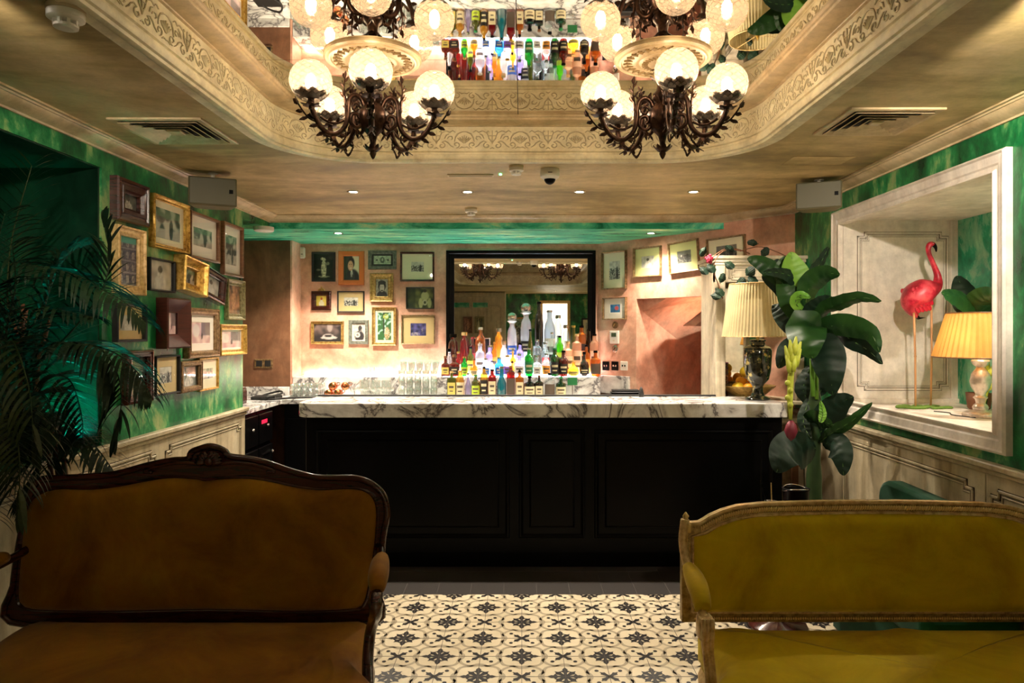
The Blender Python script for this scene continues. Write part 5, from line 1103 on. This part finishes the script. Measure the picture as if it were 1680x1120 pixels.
p=at(497,415,YB); c=thing('motion_sensor','small white motion sensor in the corner above the statue photograph','sensor',(p.x,YB-.001,p.z)); MB().cbox(-.028,.028,-.035,0,-.055,.055,.012).build('body','white',c); MB().cbox(-.010,.010,-.0365,-.035,-.018,-.012,.001).build('slot','black',c)
# sockets
p=at(433,596,6.6); c=thing('double_socket','dark double wall socket on the brown wall','socket',(p.x,6.599,p.z)); MB().cbox(-.085,.085,-.01,0,-.042,.042,.004).build('plate','bronze',c)
for sx in (-.04,.04): b=MB(); b.cbox(sx-.028,sx+.028,-.013,-.01,-.028,.028,.003); b.build('outlet','blackm',c)
def dp(px,py):
    kk=(px-PX)/F; t=(6.87*kk-.742)/(.958+1.03*kk); Y=6.87-1.03*t; return (DA.x+DT.x*t-.732*.001,Y-.681*.001,EYE-(py-PY)/F*Y)
for k,(px,m,lb) in enumerate(((994.5,'black','black wall socket, leftmost of three right of the bottles'),(1009.5,'black','black wall socket, middle of three right of the bottles'),(1024.5,'white','white wall socket, rightmost of three right of the bottles'))):
    c=thing('wall_socket',lb,'socket',dp(px,600),DANG,'row of wall sockets'); MB().cbox(-.043,.043,-.01,0,-.043,.043,.004).build('plate',m,c)
    for sx in (-.015,.015): MB().cbox(sx-.008,sx+.008,-.014,-.01,-.006,.010,.002).build('switch','chrome' if m=='black' else 'black',c)
c=thing('thermostat','white wall thermostat with a grey screen between two round dials','thermostat',dp(1009.5,553),DANG); MB().cbox(-.055,.055,-.022,0,-.062,.062,.006).build('body','white',c); MB().cbox(-.030,.030,-.024,-.022,.005,.042,.002).build('screen',mat('lcd_screen',(.05,.09,.05),.2),c); MB().cbox(-.012,.012,-.025,-.022,-.035,-.025,.002).build('button','offwhite',c)
for k,(py,m) in enumerate(((533,'bronze'),(572,'chrome'))):
    c=thing('wall_dial',['round bronze dial above the thermostat','round chrome dial with an arrow below the thermostat'][k],'dial',dp(1009.5,py),DANG); MB().lathe([(.034,0),(.034,.006),(.024,.010),(.024,.014),(.0001,.014)],22,M4=Matrix.Rotation(PI/2,4,'X')).build('plate',m,c,True,auto=40); b=MB(); b.tube([(-.010,-.016,-.012),(.008,-.016,.012)],.0022,6); b.tube([(.008,-.016,.012),(-.002,-.016,.010)],.002,6); b.build('arrow','black' if k else 'palegold',c)
o=MB().lathe([(.018,0),(.020,.02),(.012,.055),(.004,.07),(.0001,.07)],12).build('bar_stopper','blackm',None,True,loc=(at(1052,0,5.03).x,5.03,1.101)); tag(o,'tiny black stopper on the rear edge of the bar below the passage','stopper')
# ------------------------------------------------------------ chandeliers
def leafblade(b,p0,p1,wd,up=(0,0,1),curl=.0,th=.002,n=6):
    p0,p1=Vector(p0),Vector(p1); d=(p1-p0); Ln=d.length; d.normalize(); s=d.cross(Vector(up)); s=s.normalized() if s.length>1e-4 else d.orthogonal().normalized(); u=s.cross(d)
    vs=[]
    for i in range(n+1):
        t=i/n; w_=wd*(S(PI*min(1,t*.9+.1))**.8)*(1+.18*(i%2)); c=p0+d*Ln*t+u*curl*(t*t)
        if i==n: w_=.0005
        vs+= [c-s*w_/2+u*th*.3,c+u*th,c+s*w_/2+u*th*.3,c-u*th]
    b.add(vs,[(4*i+k,4*i+(k+1)%4,4*i+4+(k+1)%4,4*i+4+k) for i in range(n) for k in range(4)])
ARM=MB(); a_=[(.035,.03),(.055,.075),(.085,.085),(.108,.055),(.112,.0),(.125,-.055),(.165,-.092),(.212,-.085),(.245,-.045),(.262,-.005),(.267,.025)]
ARM.tube(cat_rom([(r,0,z) for r,z in a_],5,False),.0108,8)
ARM.tube(cat_rom([(.04,0,-.02),(.07,0,-.05),(.098,0,-.035),(.098,0,-.002),(.072,0,.008),(.062,0,-.012),(.075,0,-.022)],5,False),.0085,7)
ARM.tube(cat_rom([(.05,0,.03),(.075,0,.052),(.092,0,.035),(.080,0,.018),(.068,0,.03)],5,False),.0055,7)
ARM.tube(cat_rom([(.13,0,-.03),(.165,0,-.048),(.20,0,-.045),(.23,0,-.03)],4,False),.006,7)
ARM.tube(cat_rom([(.118,0,-.02),(.122,0,.05),(.128,0,.10),(.125,0,.145)],4,False),[.006]*8+[.003]*5,6)
ARM.tube(cat_rom([(.245,0,-.055),(.275,0,-.045),(.300,0,-.02),(.318,0,.005)],4,False),.0035,6)
r_=random.Random(4)
for (r,z,dr,dz,wd) in [(.125,.07,.02,.02,.014),(.122,.09,-.02,.02,.014),(.127,.11,.018,.018,.012),(.125,.13,-.015,.022,.012),(.126,.145,.0,.03,.012),(.17,-.095,.01,-.03,.018),(.21,-.09,.03,-.02,.018),(.15,-.08,-.02,-.025,.016),(.235,-.065,.035,-.012,.018),(.19,-.05,.0,.022,.016),(.16,-.045,-.01,.02,.014),(.30,-.02,.025,-.005,.018),(.318,.005,.02,.02,.02),(.28,-.042,.03,-.015,.016),(.25,-.04,.03,.01,.02),(.09,.085,.01,.028,.016),(.062,.08,-.012,.026,.014),(.098,-.04,.006,-.03,.014),(.11,.02,.02,.012,.014),(.07,-.055,-.004,-.025,.012)]:
    for q in (-1,1): leafblade(ARM,(r,0,z),(r+dr,q*.012,z+dz),wd,(0,q*.7,.7),.004)
ch=[(.120,0,-.03),(.128,.006,-.06),(.120,.0,-.095),(.135,-.004,-.12),(.150,0,-.135),(.168,0,-.118)]
for p in cat_rom(ch,3,False): ARM.sph(p,.0058,6,4,(.7,.7,1.3))
CUP=MB(); CUP.lathe([(.006,.018),(.014,.022),(.012,.034),(.022,.044),(.040,.052),(.044,.060),(.036,.058),(.0001,.05)],16)
for k in range(9):
    a=2*PI*k/9; leafblade(CUP,(.025*Cc(a),.025*S(a),.044),(.066*Cc(a),.066*S(a),.060),.040,(0,0,1),.006,.003)
for k in range(6):
    a=2*PI*k/6; leafblade(CUP,(.008*Cc(a),.008*S(a),.005),(.042*Cc(a),.042*S(a),.006),.028,(0,0,1),.006,.002)
CUP.tube([(0,0,-.01),(0,0,.03)],.009,8)
GL=MB(); th0=math.asin(.036/.085); prof=[(.085*S(a),-.085*Cc(a)) for a in [th0+(PI-th0-.42)*i/18 for i in range(19)]]
GL.lathe(prof,40); 
GL.f=[f for f in GL.f if len(f)==4]; GL.mi=GL.mi[:len(GL.f)]
BU=MB(); BU.lathe([(.0001,-.028),(.012,-.024),(.020,-.008),(.021,.006),(.014,.022),(.0001,.028)],14)
CB=MB(); CB.lathe([(.0001,-.175),(.008,-.165),(.014,-.15),(.010,-.135),(.012,-.10),(.018,-.075),(.030,-.06),(.055,-.035),(.064,-.005),(.062,.020),(.052,.040),(.040,.055),(.034,.075),(.042,.090),(.038,.105),(.026,.118),(.020,.15),(.016,.20),(.024,.23),(.018,.255),(.035,.275),(.05,.29),(.052,.305)],20,ribs=10,rib=.05)
for k in range(8):
    a=2*PI*k/8; c,s=Cc(a),S(a)
    leafblade(CB,(.012*c,.012*s,-.140),(.045*c,.045*s,-.125),.022,(0,0,1),.012,.003)
    leafblade(CB,(.045*c,.045*s,-.05),(.066*c,.066*s,-.005),.03,(c,s,0),.006,.003)
    leafblade(CB,(.040*c,.040*s,.06),(.068*c,.068*s,.085),.024,(0,0,1),.01,.003)
    leafblade(CB,(.020*c,.020*s,.15),(.045*c,.045*s,.185),.022,(c,s,0),.01,.003); leafblade(CB,(.018*c,.018*s,.22),(.042*c,.042*s,.20),.02,(0,0,1),.006,.003)
RO=MB(); rz=ZM-2.475; RO.lathe([(.205,rz),(.205,rz-.008),(.198,rz-.014),(.188,rz-.012),(.184,rz-.018),(.176,rz-.018),(.172,rz-.012),(.120,rz-.016),(.112,rz-.022),(.100,rz-.018),(.090,rz-.024),(.060,rz-.026),(.05,rz-.03),(.0001,rz-.03)],48)
RO2=MB(); RO3=MB()
for k in range(28):
    a=2*PI*k/28; c,s=Cc(a),S(a)
    for q,(ra,rb) in enumerate(((.128,.166),)): leafblade(RO2,(ra*c,ra*s,rz-.014),(rb*Cc(a+.06),rb*S(a+.06),rz-.015),.02,(0,0,-1),.003,.004)
    a2=a+PI/28; RO2.tube([(.146*Cc(a2)+.008*Cc(t),.146*S(a2)+.008*S(t),rz-.0155) for t in [i*.9 for i in range(6)]],.0022,5)
    leafblade(RO3,(.062*c,.062*s,rz-.026),(.088*c,.088*s,rz-.024),.014,(0,0,-1),.002,.003)
me_cache={}
def chand(cx,angs,label,name):
    root=thing('chandelier',label,'chandelier',(cx,3.0,2.475),0,'pair of chandeliers')
    if 'b' not in me_cache:
        me_cache['b']=CB.build('body','iron',root,True,auto=60); me_cache['r']=RO.build('ceiling_rose','mould',root,True,auto=35); 
        me_cache['r2']=RO2.build('outer_relief','shadeglaze',me_cache['r'],True); me_cache['r3']=RO3.build('inner_relief','shadeglaze',me_cache['r'],True)
    else:
        c=me_cache['b'].copy(); COL.objects.link(c); c.parent=root
        c=me_cache['r'].copy(); COL.objects.link(c); c.parent=root; 
        for q_ in ('r2','r3'): d=me_cache[q_].copy(); COL.objects.link(d); d.parent=c
    for i,(deg,rad) in enumerate(angs):
        a=math.radians(deg)
        if 'a' not in me_cache:
            me_cache['a']=ar=ARM.build('arm','iron',root,True,auto=60); me_cache['c']=cu=CUP.build('drip_cup','iron',ar,True,auto=60); me_cache['g']=gl=GL.build('globe_shade','globe',ar,True); me_cache['u']=bu=BU.build('bulb','bulb',ar,True)
            cu.location=(.267,0,0); gl.location=(.267,0,.101+.005); bu.location=(.267,0,.095)
        else:
            ar=me_cache['a'].copy(); COL.objects.link(ar); ar.parent=root
            for k in 'cgu':
                d=me_cache[k].copy(); COL.objects.link(d); d.parent=ar
        ar.rotation_euler=(0,0,a); s=rad/.267; ar.scale=(1,1,1)
    return root
chand(-.634,[(-80,0.267),(-6,.267),(58,.267),(147,.267),(215,.267)],'ornate dark bronze chandelier with five cut glass globes, left of the pair','l')
chand(.60,[(-90,.267),(-26,.267),(34,.267),(128,.267),(184,.267)],'ornate dark bronze chandelier with five cut glass globes, right of the pair','r')
# ------------------------------------------------------------ plants
CAMP=Vector((0,0,EYE))
M['midrib']=mat('leaf_midrib',(.05,.12,.02),.4)
def leaf(b,pts,width,roll=0,fold=.22,wav=.003,n=26,tipw=.0):
    """pts: 3D midrib points"""
    C=cat_rom([Vector(p) for p in pts],max(2,n//(len(pts)-1)),False); m=len(C); K=6; vs=[]
    for i,p in enumerate(C):
        t=(C[min(i+1,m-1)]-C[max(i-1,0)]).normalized(); view=(p-CAMP).normalized(); s=t.cross(view)
        s=s.normalized() if s.length>.05 else t.orthogonal().normalized()
        if roll: s=Matrix.Rotation(roll,3,t)@s
        nrm=s.cross(t).normalized()
        f=i/(m-1); w_=width*.95*(S(PI*(f**.85*.94+.04))**.85)*.5
        if i==m-1: w_=width*.03
        for k in range(K+1):
            q=k/K*2-1; vs.append(p+s*w_*q+nrm*(fold*w_*abs(q)-fold*.5*w_)+nrm*(wav*S(i*.6+q*2)*abs(q)+.004*S(i*2.0-abs(q)*3.2)*(1-abs(q)*.3)))
    b.add(vs,[(i*(K+1)+k,i*(K+1)+k+1,(i+1)*(K+1)+k+1,(i+1)*(K+1)+k) for i in range(m-1) for k in range(K)])
    b.cur=1; b.tube([p-(p-CAMP).normalized()*.002 for p in C],[.0045*(1-.7*i/(m-1)) for i in range(m)],5); b.cur=0; return b
def A(*ps): return [at(px,py,Y) for px,py,Y in ps]
bp=thing('banana_plant','tall artificial banana plant with broad dark green leaves between the bar end and the niche','plant',(1.77,4.25,0)); PB=(1.77,4.25,0)
MB_=MB(); MB_.lathe([(.12,0),(.15,.02),(.17,.28),(.18,.30),(.165,.30),(.15,.27),(.0001,.26)],22); MB_.build('pot','blackm',bp,True,auto=40)
b=MB(); b.tube(cat_rom([(1.77,4.25,.26),(1.765,4.25,.7),(1.775,4.26,1.1),(1.765,4.25,1.35),(1.755,4.25,1.55)],5,False),[.045]*6+[.036]*6+[.026]*5+[.015]*4,10)
b.tube(A((1341,730,4.24),(1350,715,4.22),(1362,690,4.2)),.007,6); loc(b,PB).build('stem','stem',bp,True)
b=MB(); b.tube(A((1334,650,4.2),(1332,600,4.2),(1329,545,4.2)),[.014,.012,.008],7); b.tube(A((1340,655,4.22),(1339,600,4.22),(1337,548,4.22)),[.012,.010,.007],7); loc(b,PB).build('young_stem','leafbright',bp,True)
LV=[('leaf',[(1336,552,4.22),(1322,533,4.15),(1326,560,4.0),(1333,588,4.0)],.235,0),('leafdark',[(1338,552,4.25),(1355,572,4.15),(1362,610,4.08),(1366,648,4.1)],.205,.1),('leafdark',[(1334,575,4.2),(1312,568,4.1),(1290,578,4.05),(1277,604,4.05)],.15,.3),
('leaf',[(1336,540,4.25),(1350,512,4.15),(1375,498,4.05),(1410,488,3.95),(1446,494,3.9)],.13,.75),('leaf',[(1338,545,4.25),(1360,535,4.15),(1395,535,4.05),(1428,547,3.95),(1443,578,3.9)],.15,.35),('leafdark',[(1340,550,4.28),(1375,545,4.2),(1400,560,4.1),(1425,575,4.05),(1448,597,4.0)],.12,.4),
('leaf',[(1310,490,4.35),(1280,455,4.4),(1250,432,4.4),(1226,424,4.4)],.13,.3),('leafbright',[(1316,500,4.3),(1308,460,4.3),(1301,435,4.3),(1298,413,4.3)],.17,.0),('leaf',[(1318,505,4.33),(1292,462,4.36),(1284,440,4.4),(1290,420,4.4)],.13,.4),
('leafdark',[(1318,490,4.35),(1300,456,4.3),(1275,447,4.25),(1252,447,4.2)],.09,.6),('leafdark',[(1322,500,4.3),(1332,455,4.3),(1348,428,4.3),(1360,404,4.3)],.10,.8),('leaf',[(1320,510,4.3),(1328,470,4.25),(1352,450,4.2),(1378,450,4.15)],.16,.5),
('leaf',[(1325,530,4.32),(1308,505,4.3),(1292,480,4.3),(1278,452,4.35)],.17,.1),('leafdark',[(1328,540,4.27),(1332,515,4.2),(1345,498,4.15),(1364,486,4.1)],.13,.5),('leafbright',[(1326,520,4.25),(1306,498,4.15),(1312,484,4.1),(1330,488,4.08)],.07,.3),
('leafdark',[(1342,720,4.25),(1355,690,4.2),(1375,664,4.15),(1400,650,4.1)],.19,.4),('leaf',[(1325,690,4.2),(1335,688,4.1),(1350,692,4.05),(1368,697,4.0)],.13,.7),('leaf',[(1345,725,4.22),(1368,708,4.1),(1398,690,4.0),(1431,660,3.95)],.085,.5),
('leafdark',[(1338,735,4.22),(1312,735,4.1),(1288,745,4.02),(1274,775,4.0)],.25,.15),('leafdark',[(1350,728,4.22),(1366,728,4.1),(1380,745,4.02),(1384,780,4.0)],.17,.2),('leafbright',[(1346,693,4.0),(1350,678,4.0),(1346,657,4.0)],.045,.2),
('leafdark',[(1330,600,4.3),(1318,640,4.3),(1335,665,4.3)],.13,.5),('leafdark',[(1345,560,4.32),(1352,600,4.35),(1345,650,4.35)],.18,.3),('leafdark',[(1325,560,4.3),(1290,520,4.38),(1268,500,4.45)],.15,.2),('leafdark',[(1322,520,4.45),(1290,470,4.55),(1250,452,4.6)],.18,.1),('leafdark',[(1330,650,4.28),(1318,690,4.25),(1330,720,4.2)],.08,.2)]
for m,ps,wd,ro in LV: loc(leaf(MB(),A(*ps),wd,ro),PB).build('leaf',[m,'midrib'],bp,True)
b=MB(); b.tube(A((1303,568,3.93),(1297,620,3.93),(1296,660,3.93),(1297,688,3.93)),[.014,.018,.016,.011],8)
for k,(px,py,dx) in enumerate(((1293,585,-5),(1298,575,-2),(1304,570,2),(1308,578,6),(1295,600,-5),(1302,598,3),(1307,590,7),(1300,585,0))):
    p=at(px,py,3.90-.01*(k%3)); q=at(px+dx,py-18,3.89); b.tube([p+Vector((0,0,-.04)),p,q],[.010,.019,.005],8)
for k in range(4): b.sph(at(1292+5*(k%2),628+12*k,3.91),.016,8,6)
loc(b,PB).build('fruit_spike','yellowgreen',bp,True)
b=MB(); b.lathe([(.0001,-.07),(.022,-.05),(.034,-.015),(.026,.02),(.010,.045)],12,at(1298,703,3.93),ribs=5,rib=.1); loc(b,PB).build('flower_bud','cerise',bp,True)
# rose spray on hutch cap
rs=thing('rose_spray','trailing artificial rose stem with one red bloom on the cream cap','flower stem',(1.55,5.2,2.126)); RSB=(1.55,5.2,2.126)
b=MB(); b.tube(cat_rom(A((1230,416,5.15),(1205,408,5.1),(1182,415,5.08),(1170,440,5.06),(1180,470,5.06),(1186,490,5.06)),5,False),.004,6); b.tube(cat_rom(A((1215,412,5.1),(1190,408,5.1),(1165,425,5.06)),4,False),.0035,6); b.tube(cat_rom(A((1215,412,5.12),(1250,405,5.12),(1300,425,5.15),(1320,440,5.15)),4,False),.0035,6)
loc(b,RSB).build('stem','terracotta',rs,True)
b=MB(); p=at(1163,425,5.05)
for k in range(12): a=k*2.4; rr=.004+.0022*k; b.sph((p.x+rr*Cc(a),p.y-.01+.001*k,p.z+rr*S(a)),.012,8,6,(1,.6,1))
loc(b,RSB).build('bloom',mat('rose_petals',(.25,.008,.03),.5),rs,True)
for (px,py,dx,dy) in [(1158,415,-9,-6),(1172,436,-12,8),(1158,440,-8,8),(1180,455,10,4),(1185,475,-10,8),(1176,480,-3,12),(1195,490,12,6),(1210,460,14,8),(1222,480,10,10),(1205,495,-8,8),(1234,403,3,-10),(1250,410,10,8),(1268,432,14,4),(1195,412,6,-8),(1200,430,-8,10),(1225,440,12,12),(1240,455,-12,10)]:
    loc(leaf(MB(),A((px,py,5.06),(px+dx*.5,py+dy*.5,5.03),(px+dx,py+dy,5.04)),.085,.2),RSB).build('leaf',['leafdark','stem'],rs,True)
# niche plant
npn=thing('potted_plant','small leafy plant with yellow green fruit tucked behind the amber lamp','plant',(2.74,4.22,1.101)); NB=(2.74,4.22,1.101)
MB().lathe([(.05,0),(.06,.01),(.07,.10),(.064,.10),(.055,.09),(.0001,.085)],18).build('pot','terracotta',npn,True)
b=MB(); b.tube([(2.74,4.22,1.19),(2.73,4.22,1.45),(2.72,4.2,1.72)],.010,7); loc(b,NB).build('stem','stem',npn,True)
for m,ps,wd,ro in [('leafdark',[(1610,520,4.2),(1590,500,4.2),(1580,475,4.25),(1570,452,4.3)],.17,.3),('leaf',[(1612,515,4.2),(1590,500,4.1),(1565,488,4.0),(1545,481,3.95)],.15,.8),('leaf',[(1612,520,4.18),(1608,500,4.1),(1618,487,4.05),(1642,480,4.0)],.17,.2),('leafdark',[(1606,530,4.2),(1600,505,4.2),(1605,490,4.2)],.2,0),('leafdark',[(1612,525,4.2),(1640,505,4.15),(1660,500,4.1)],.2,0),('leaf',[(1618,600,4.2),(1610,640,4.18),(1618,665,4.15)],.06,.2)]:
    loc(leaf(MB(),A(*ps),wd,ro),NB).build('leaf',[m,'midrib'],npn,True)
b=MB(); b.tube(A((1620,590,4.15),(1622,630,4.12),(1612,665,4.12)),.012,7)
for px,py,qx,qy in ((1628,602,1622,620),(1634,610,1630,632),(1636,625,1622,640),(1632,640,1634,660)): b.tube([at(px,py,4.08),at((px+qx)/2,(py+qy)/2,4.05),at(qx,qy,4.08)],[.008,.017,.006],8)
loc(b,NB).build('fruit_spike','yellowgreen',npn,True)
# palms
def frond(pts,Ll,n,droop,side=0,wd=.016,seed=1,lift=.25):
    rnd=random.Random(seed); C=cat_rom([Vector(p) for p in pts],12,False); m=len(C); b=MB(); b.tube(C,[.0055*(1-.75*i/(m-1)) for i in range(m)],6)
    for j in range(n):
        f=.10+.90*j/(n-1); i=min(m-2,int(f*(m-1))); g=f*(m-1)-i; p=C[i].lerp(C[i+1],g); t=(C[min(i+1,m-1)]-C[max(i-1,0)]).normalized()
        s=t.cross(Vector((0,0,1))); s=s.normalized() if s.length>.1 else Vector((.7,-.7,0)); u=s.cross(t).normalized()
        for sg in ((-1,1) if side==0 else (side,)):
            ln=Ll*(.35+.65*S(PI*min(1,.15+f*.85)))*(.85+.3*rnd.random())
            d=(s*sg*(.75+.15*rnd.random())+t*(.55+.25*f)+u*(lift+.15*rnd.random())).normalized(); K=5; vs=[]; q=p.copy(); dd=d.copy()
            fn_=dd.cross(u); fn_=fn_.normalized() if fn_.length>.1 else s
            for k in range(K+1):
                h=k/K; w_=wd*S(PI*(h*.88+.10))**.7*.5
                sd=dd.cross(Vector((0,0,1))); sd=(sd.normalized() if sd.length>.15 else fn_); sd=(sd+u*.35).normalized()
                vs+= [q-sd*w_,q+sd*w_]; q=q+dd*ln/K; dd=(dd+Vector((0,0,-1))*droop*(.15+.25*h)*(.7+.6*rnd.random())).normalized()
            b.add(vs,[(2*k,2*k+1,2*k+3,2*k+2) for k in range(K)])
    return b
def keepout(b,xmin):     # leaves bend against the alcove / wall faces instead of passing through
    out=[]
    for x,y,z in b.v:
        if y<3.50 and 1.0<z<2.38: lim=-2.73
        elif z<=1.03 and y<5.3: lim=-2.03
        else: lim=-2.07
        x=max(x,lim); 
        if x<-2.1 and y>3.50: y=3.50
        if x<-2.1: z=min(max(z,.99),2.38)
        z=min(z,2.46)
        out.append((x,y,z))
    b.v=out; return b
pa=thing('potted_palm','areca palm with arching fronds in the teal lit alcove','palm',(-2.26,3.2,.986)); PAB=(-2.26,3.2,.986)
MB().lathe([(.09,0),(.12,.02),(.14,.2),(.13,.2),(.12,.18),(.0001,.17)],22).build('pot','blackm',pa,True)
b=MB()
for k,(x,y) in enumerate(((-.02,0),(.03,.02),(.0,-.03),(-.04,.03))): b.tube([(x,y,.17),(x*1.4-.0,y*1.2,.45),(x*2+(.04 if k else 0),y*1.5,.62+.03*k)],[.016,.012,.008],7)
b.build('trunk','terracotta',pa,True)
FA=[([(40,620,3.2),(14,520,3.15),(18,400,3.1),(52,272,3.0)],.30,26,.5,0,'palmolive',.45),
([(45,600,3.2),(15,445,3.15),(59,437,3.1),(124,451,3.05),(168,475,3.0),(206,497,2.95),(238,528,2.92)],.26,34,1.5,0,'palm',.1),
([(60,600,3.2),(120,540,3.15),(165,480,3.1),(180,420,3.1),(168,360,3.08)],.24,26,.5,0,'palm',.2),
([(55,640,3.2),(64,575,3.15),(119,563,3.05),(166,574,2.98),(192,612,2.95),(199,660,2.93),(190,723,2.92)],.24,34,1.5,0,'palm',.1),
([(60,620,3.2),(120,570,3.1),(180,575,3.0),(225,610,2.95),(248,650,2.92)],.22,28,1.8,0,'palm',.1),
([(55,660,3.2),(80,620,3.1),(115,625,3.0),(135,690,2.95),(132,740,2.92)],.22,28,1.2,0,'palm',.2),
([(60,680,3.2),(100,690,3.1),(150,725,2.98),(188,775,2.92)],.22,28,1.2,0,'palm',.2),
([(50,640,3.2),(40,560,3.1),(80,510,3.0),(150,520,2.95)],.24,26,1.3,0,'palm',.1),
([(45,640,3.2),(10,560,3.1),(-25,520,3.0),(-40,560,2.95)],.26,24,1.3,0,'palm',.1),
([(45,650,3.2),(70,650,3.1),(90,700,2.95),(85,760,2.9)],.24,26,1.2,0,'palm',.2),
([(50,600,3.22),(80,480,3.25),(110,420,3.3),(150,400,3.35)],.24,22,1.0,0,'palm',.2)]
for i,(ps,Ll,n,dr,sd,m,lf) in enumerate(FA): loc(keepout(frond(A(*ps),Ll,n,dr,sd,.015,i+1,lf),-2.05),PAB).build('frond',m,pa)
pb=thing('potted_palm','second palm with long hanging fronds at the left edge beside the mahogany sofa','palm',(-1.93,2.98,0)); PBB=(-1.93,2.98,0)
MB().lathe([(.10,0),(.12,.02),(.14,.28),(.13,.28),(.12,.25),(.0001,.24)],22).build('pot','blackm',pb,True)
b=MB()
for k in range(3): b.tube([(.02*k-.02,0,.25),(.03*k-.03,-.02,.8),(.03*k-.05,-.05,1.15)],[.018,.014,.008],7)
b.build('trunk','terracotta',pb,True)
FB=[([(30,700,2.9),(5,600,2.75),(20,560,2.6),(48,640,2.5),(55,740,2.48)],.22,30,1.4,'palmolive',.1),
([(20,720,2.9),(0,660,2.7),(22,690,2.5),(32,760,2.42),(30,850,2.4)],.20,32,1.4,'palmolive',.1),
([(20,700,2.9),(-20,560,2.7),(-10,430,2.6),(8,350,2.55)],.24,26,.8,'palm',.2),
([(20,700,2.9),(10,560,2.8),(25,470,2.75),(20,400,2.7)],.22,26,.9,'palm',.2),
([(30,720,2.9),(40,660,2.8),(75,650,2.7),(95,720,2.65)],.20,26,1.3,'palm',.2),
([(10,740,2.8),(-10,700,2.6),(-15,760,2.45),(-5,850,2.4)],.22,26,1.2,'palm',.2),
([(20,700,2.9),(-10,520,2.85),(-20,480,2.8),(-35,560,2.7)],.24,26,1.3,'palm',.1),
([(40,740,2.92),(55,700,2.88),(60,760,2.85),(40,830,2.85)],.20,26,1.3,'palm',.1)]
for i,(ps,Ll,n,dr,m,lf) in enumerate(FB): loc(keepout(frond(A(*ps),Ll,n,dr,0,.014,i+31,lf),-2.05),PBB).build('frond',m,pb)
# teal uplights on the alcove sill
for k,(x,y) in enumerate(((-2.30,3.40),(-2.60,3.15))):
    c=thing('uplight',['small uplight giving teal light in the alcove corner','small teal uplight deeper in the alcove behind the palm pot'][k],'uplight',(x,y,.986)); MB().lathe([(.035,0),(.038,.05),(.034,.05),(.0001,.048)],16).build('can','blackm',c,True); MB().lathe([(.033,.0505),(.0001,.0505)],16).build('lens','ledteal',c)
    spotlight(c,'spot',TEAL,130,(0,0,.06),(0,1,.62),.8,(PI+(.35 if k==0 else .1),0,0))
# ------------------------------------------------------------ added fill spots out of view, and the niche ceiling spot
c=downlight(1.45,1.90,ZC-.0005,'added out-of-view spot brightening the niche from the right of the coffer',FILL_R,60); [setattr(o,'rotation_euler',(Vector((2.45,4.55,1.65))-Vector((1.45,1.90,2.5))).to_track_quat('-Z','Y').to_euler()) for o in c.children if o.type=='LIGHT']  # invented lamp, added to brighten the niche panel
c=downlight(-1.5,1.90,ZC-.0005,'added out-of-view spot brightening the picture wall from the left of the coffer',FILL_L,60); [setattr(o,'rotation_euler',(Vector((-2.1,4.5,1.6))-Vector((-1.5,1.90,2.5))).to_track_quat('-Z','Y').to_euler()) for o in c.children if o.type=='LIGHT']  # invented lamp, added to wash the left wall
for x,y,q in ((1.6,-1.6,'right of the coffer'),(.8,-3.0,'before the end wall')): downlight(x,y,ZC-.0005,'added fill spot in the rear ceiling behind the camera, '+q,FILL_B,100)  # invented lamps, added for ambient light from behind the camera
c=downlight(2.45,3.5,NZ1-.0005,'small spot in the niche ceiling',NSPOT,130)
wd_=bpy.data.worlds.new('World'); bpy.context.scene.world=wd_; wd_.use_nodes=True; wd_.node_tree.nodes['Background'].inputs[0].default_value=(.6,.5,.4,1); wd_.node_tree.nodes['Background'].inputs[1].default_value=0.0
# ------------------------------------------------------------ camera
cd=bpy.data.cameras.new('camera'); cam=bpy.data.objects.new('camera',cd); COL.objects.link(cam); cam.location=(0,0,EYE); cam.rotation_euler=(PI/2,0,0)
cd.sensor_width=36; cd.lens=F/1680*36; cd.shift_x=-(PX-840)/1680*1.0; cd.shift_y=-(560-PY)/1680; cd.clip_start=.05
sc=bpy.context.scene; sc.camera=cam
sc.view_settings.view_transform='Standard'; sc.view_settings.look='None'; sc.view_settings.gamma=1; sc.view_settings.exposure=EXPO; sc.view_settings.use_curve_mapping=False
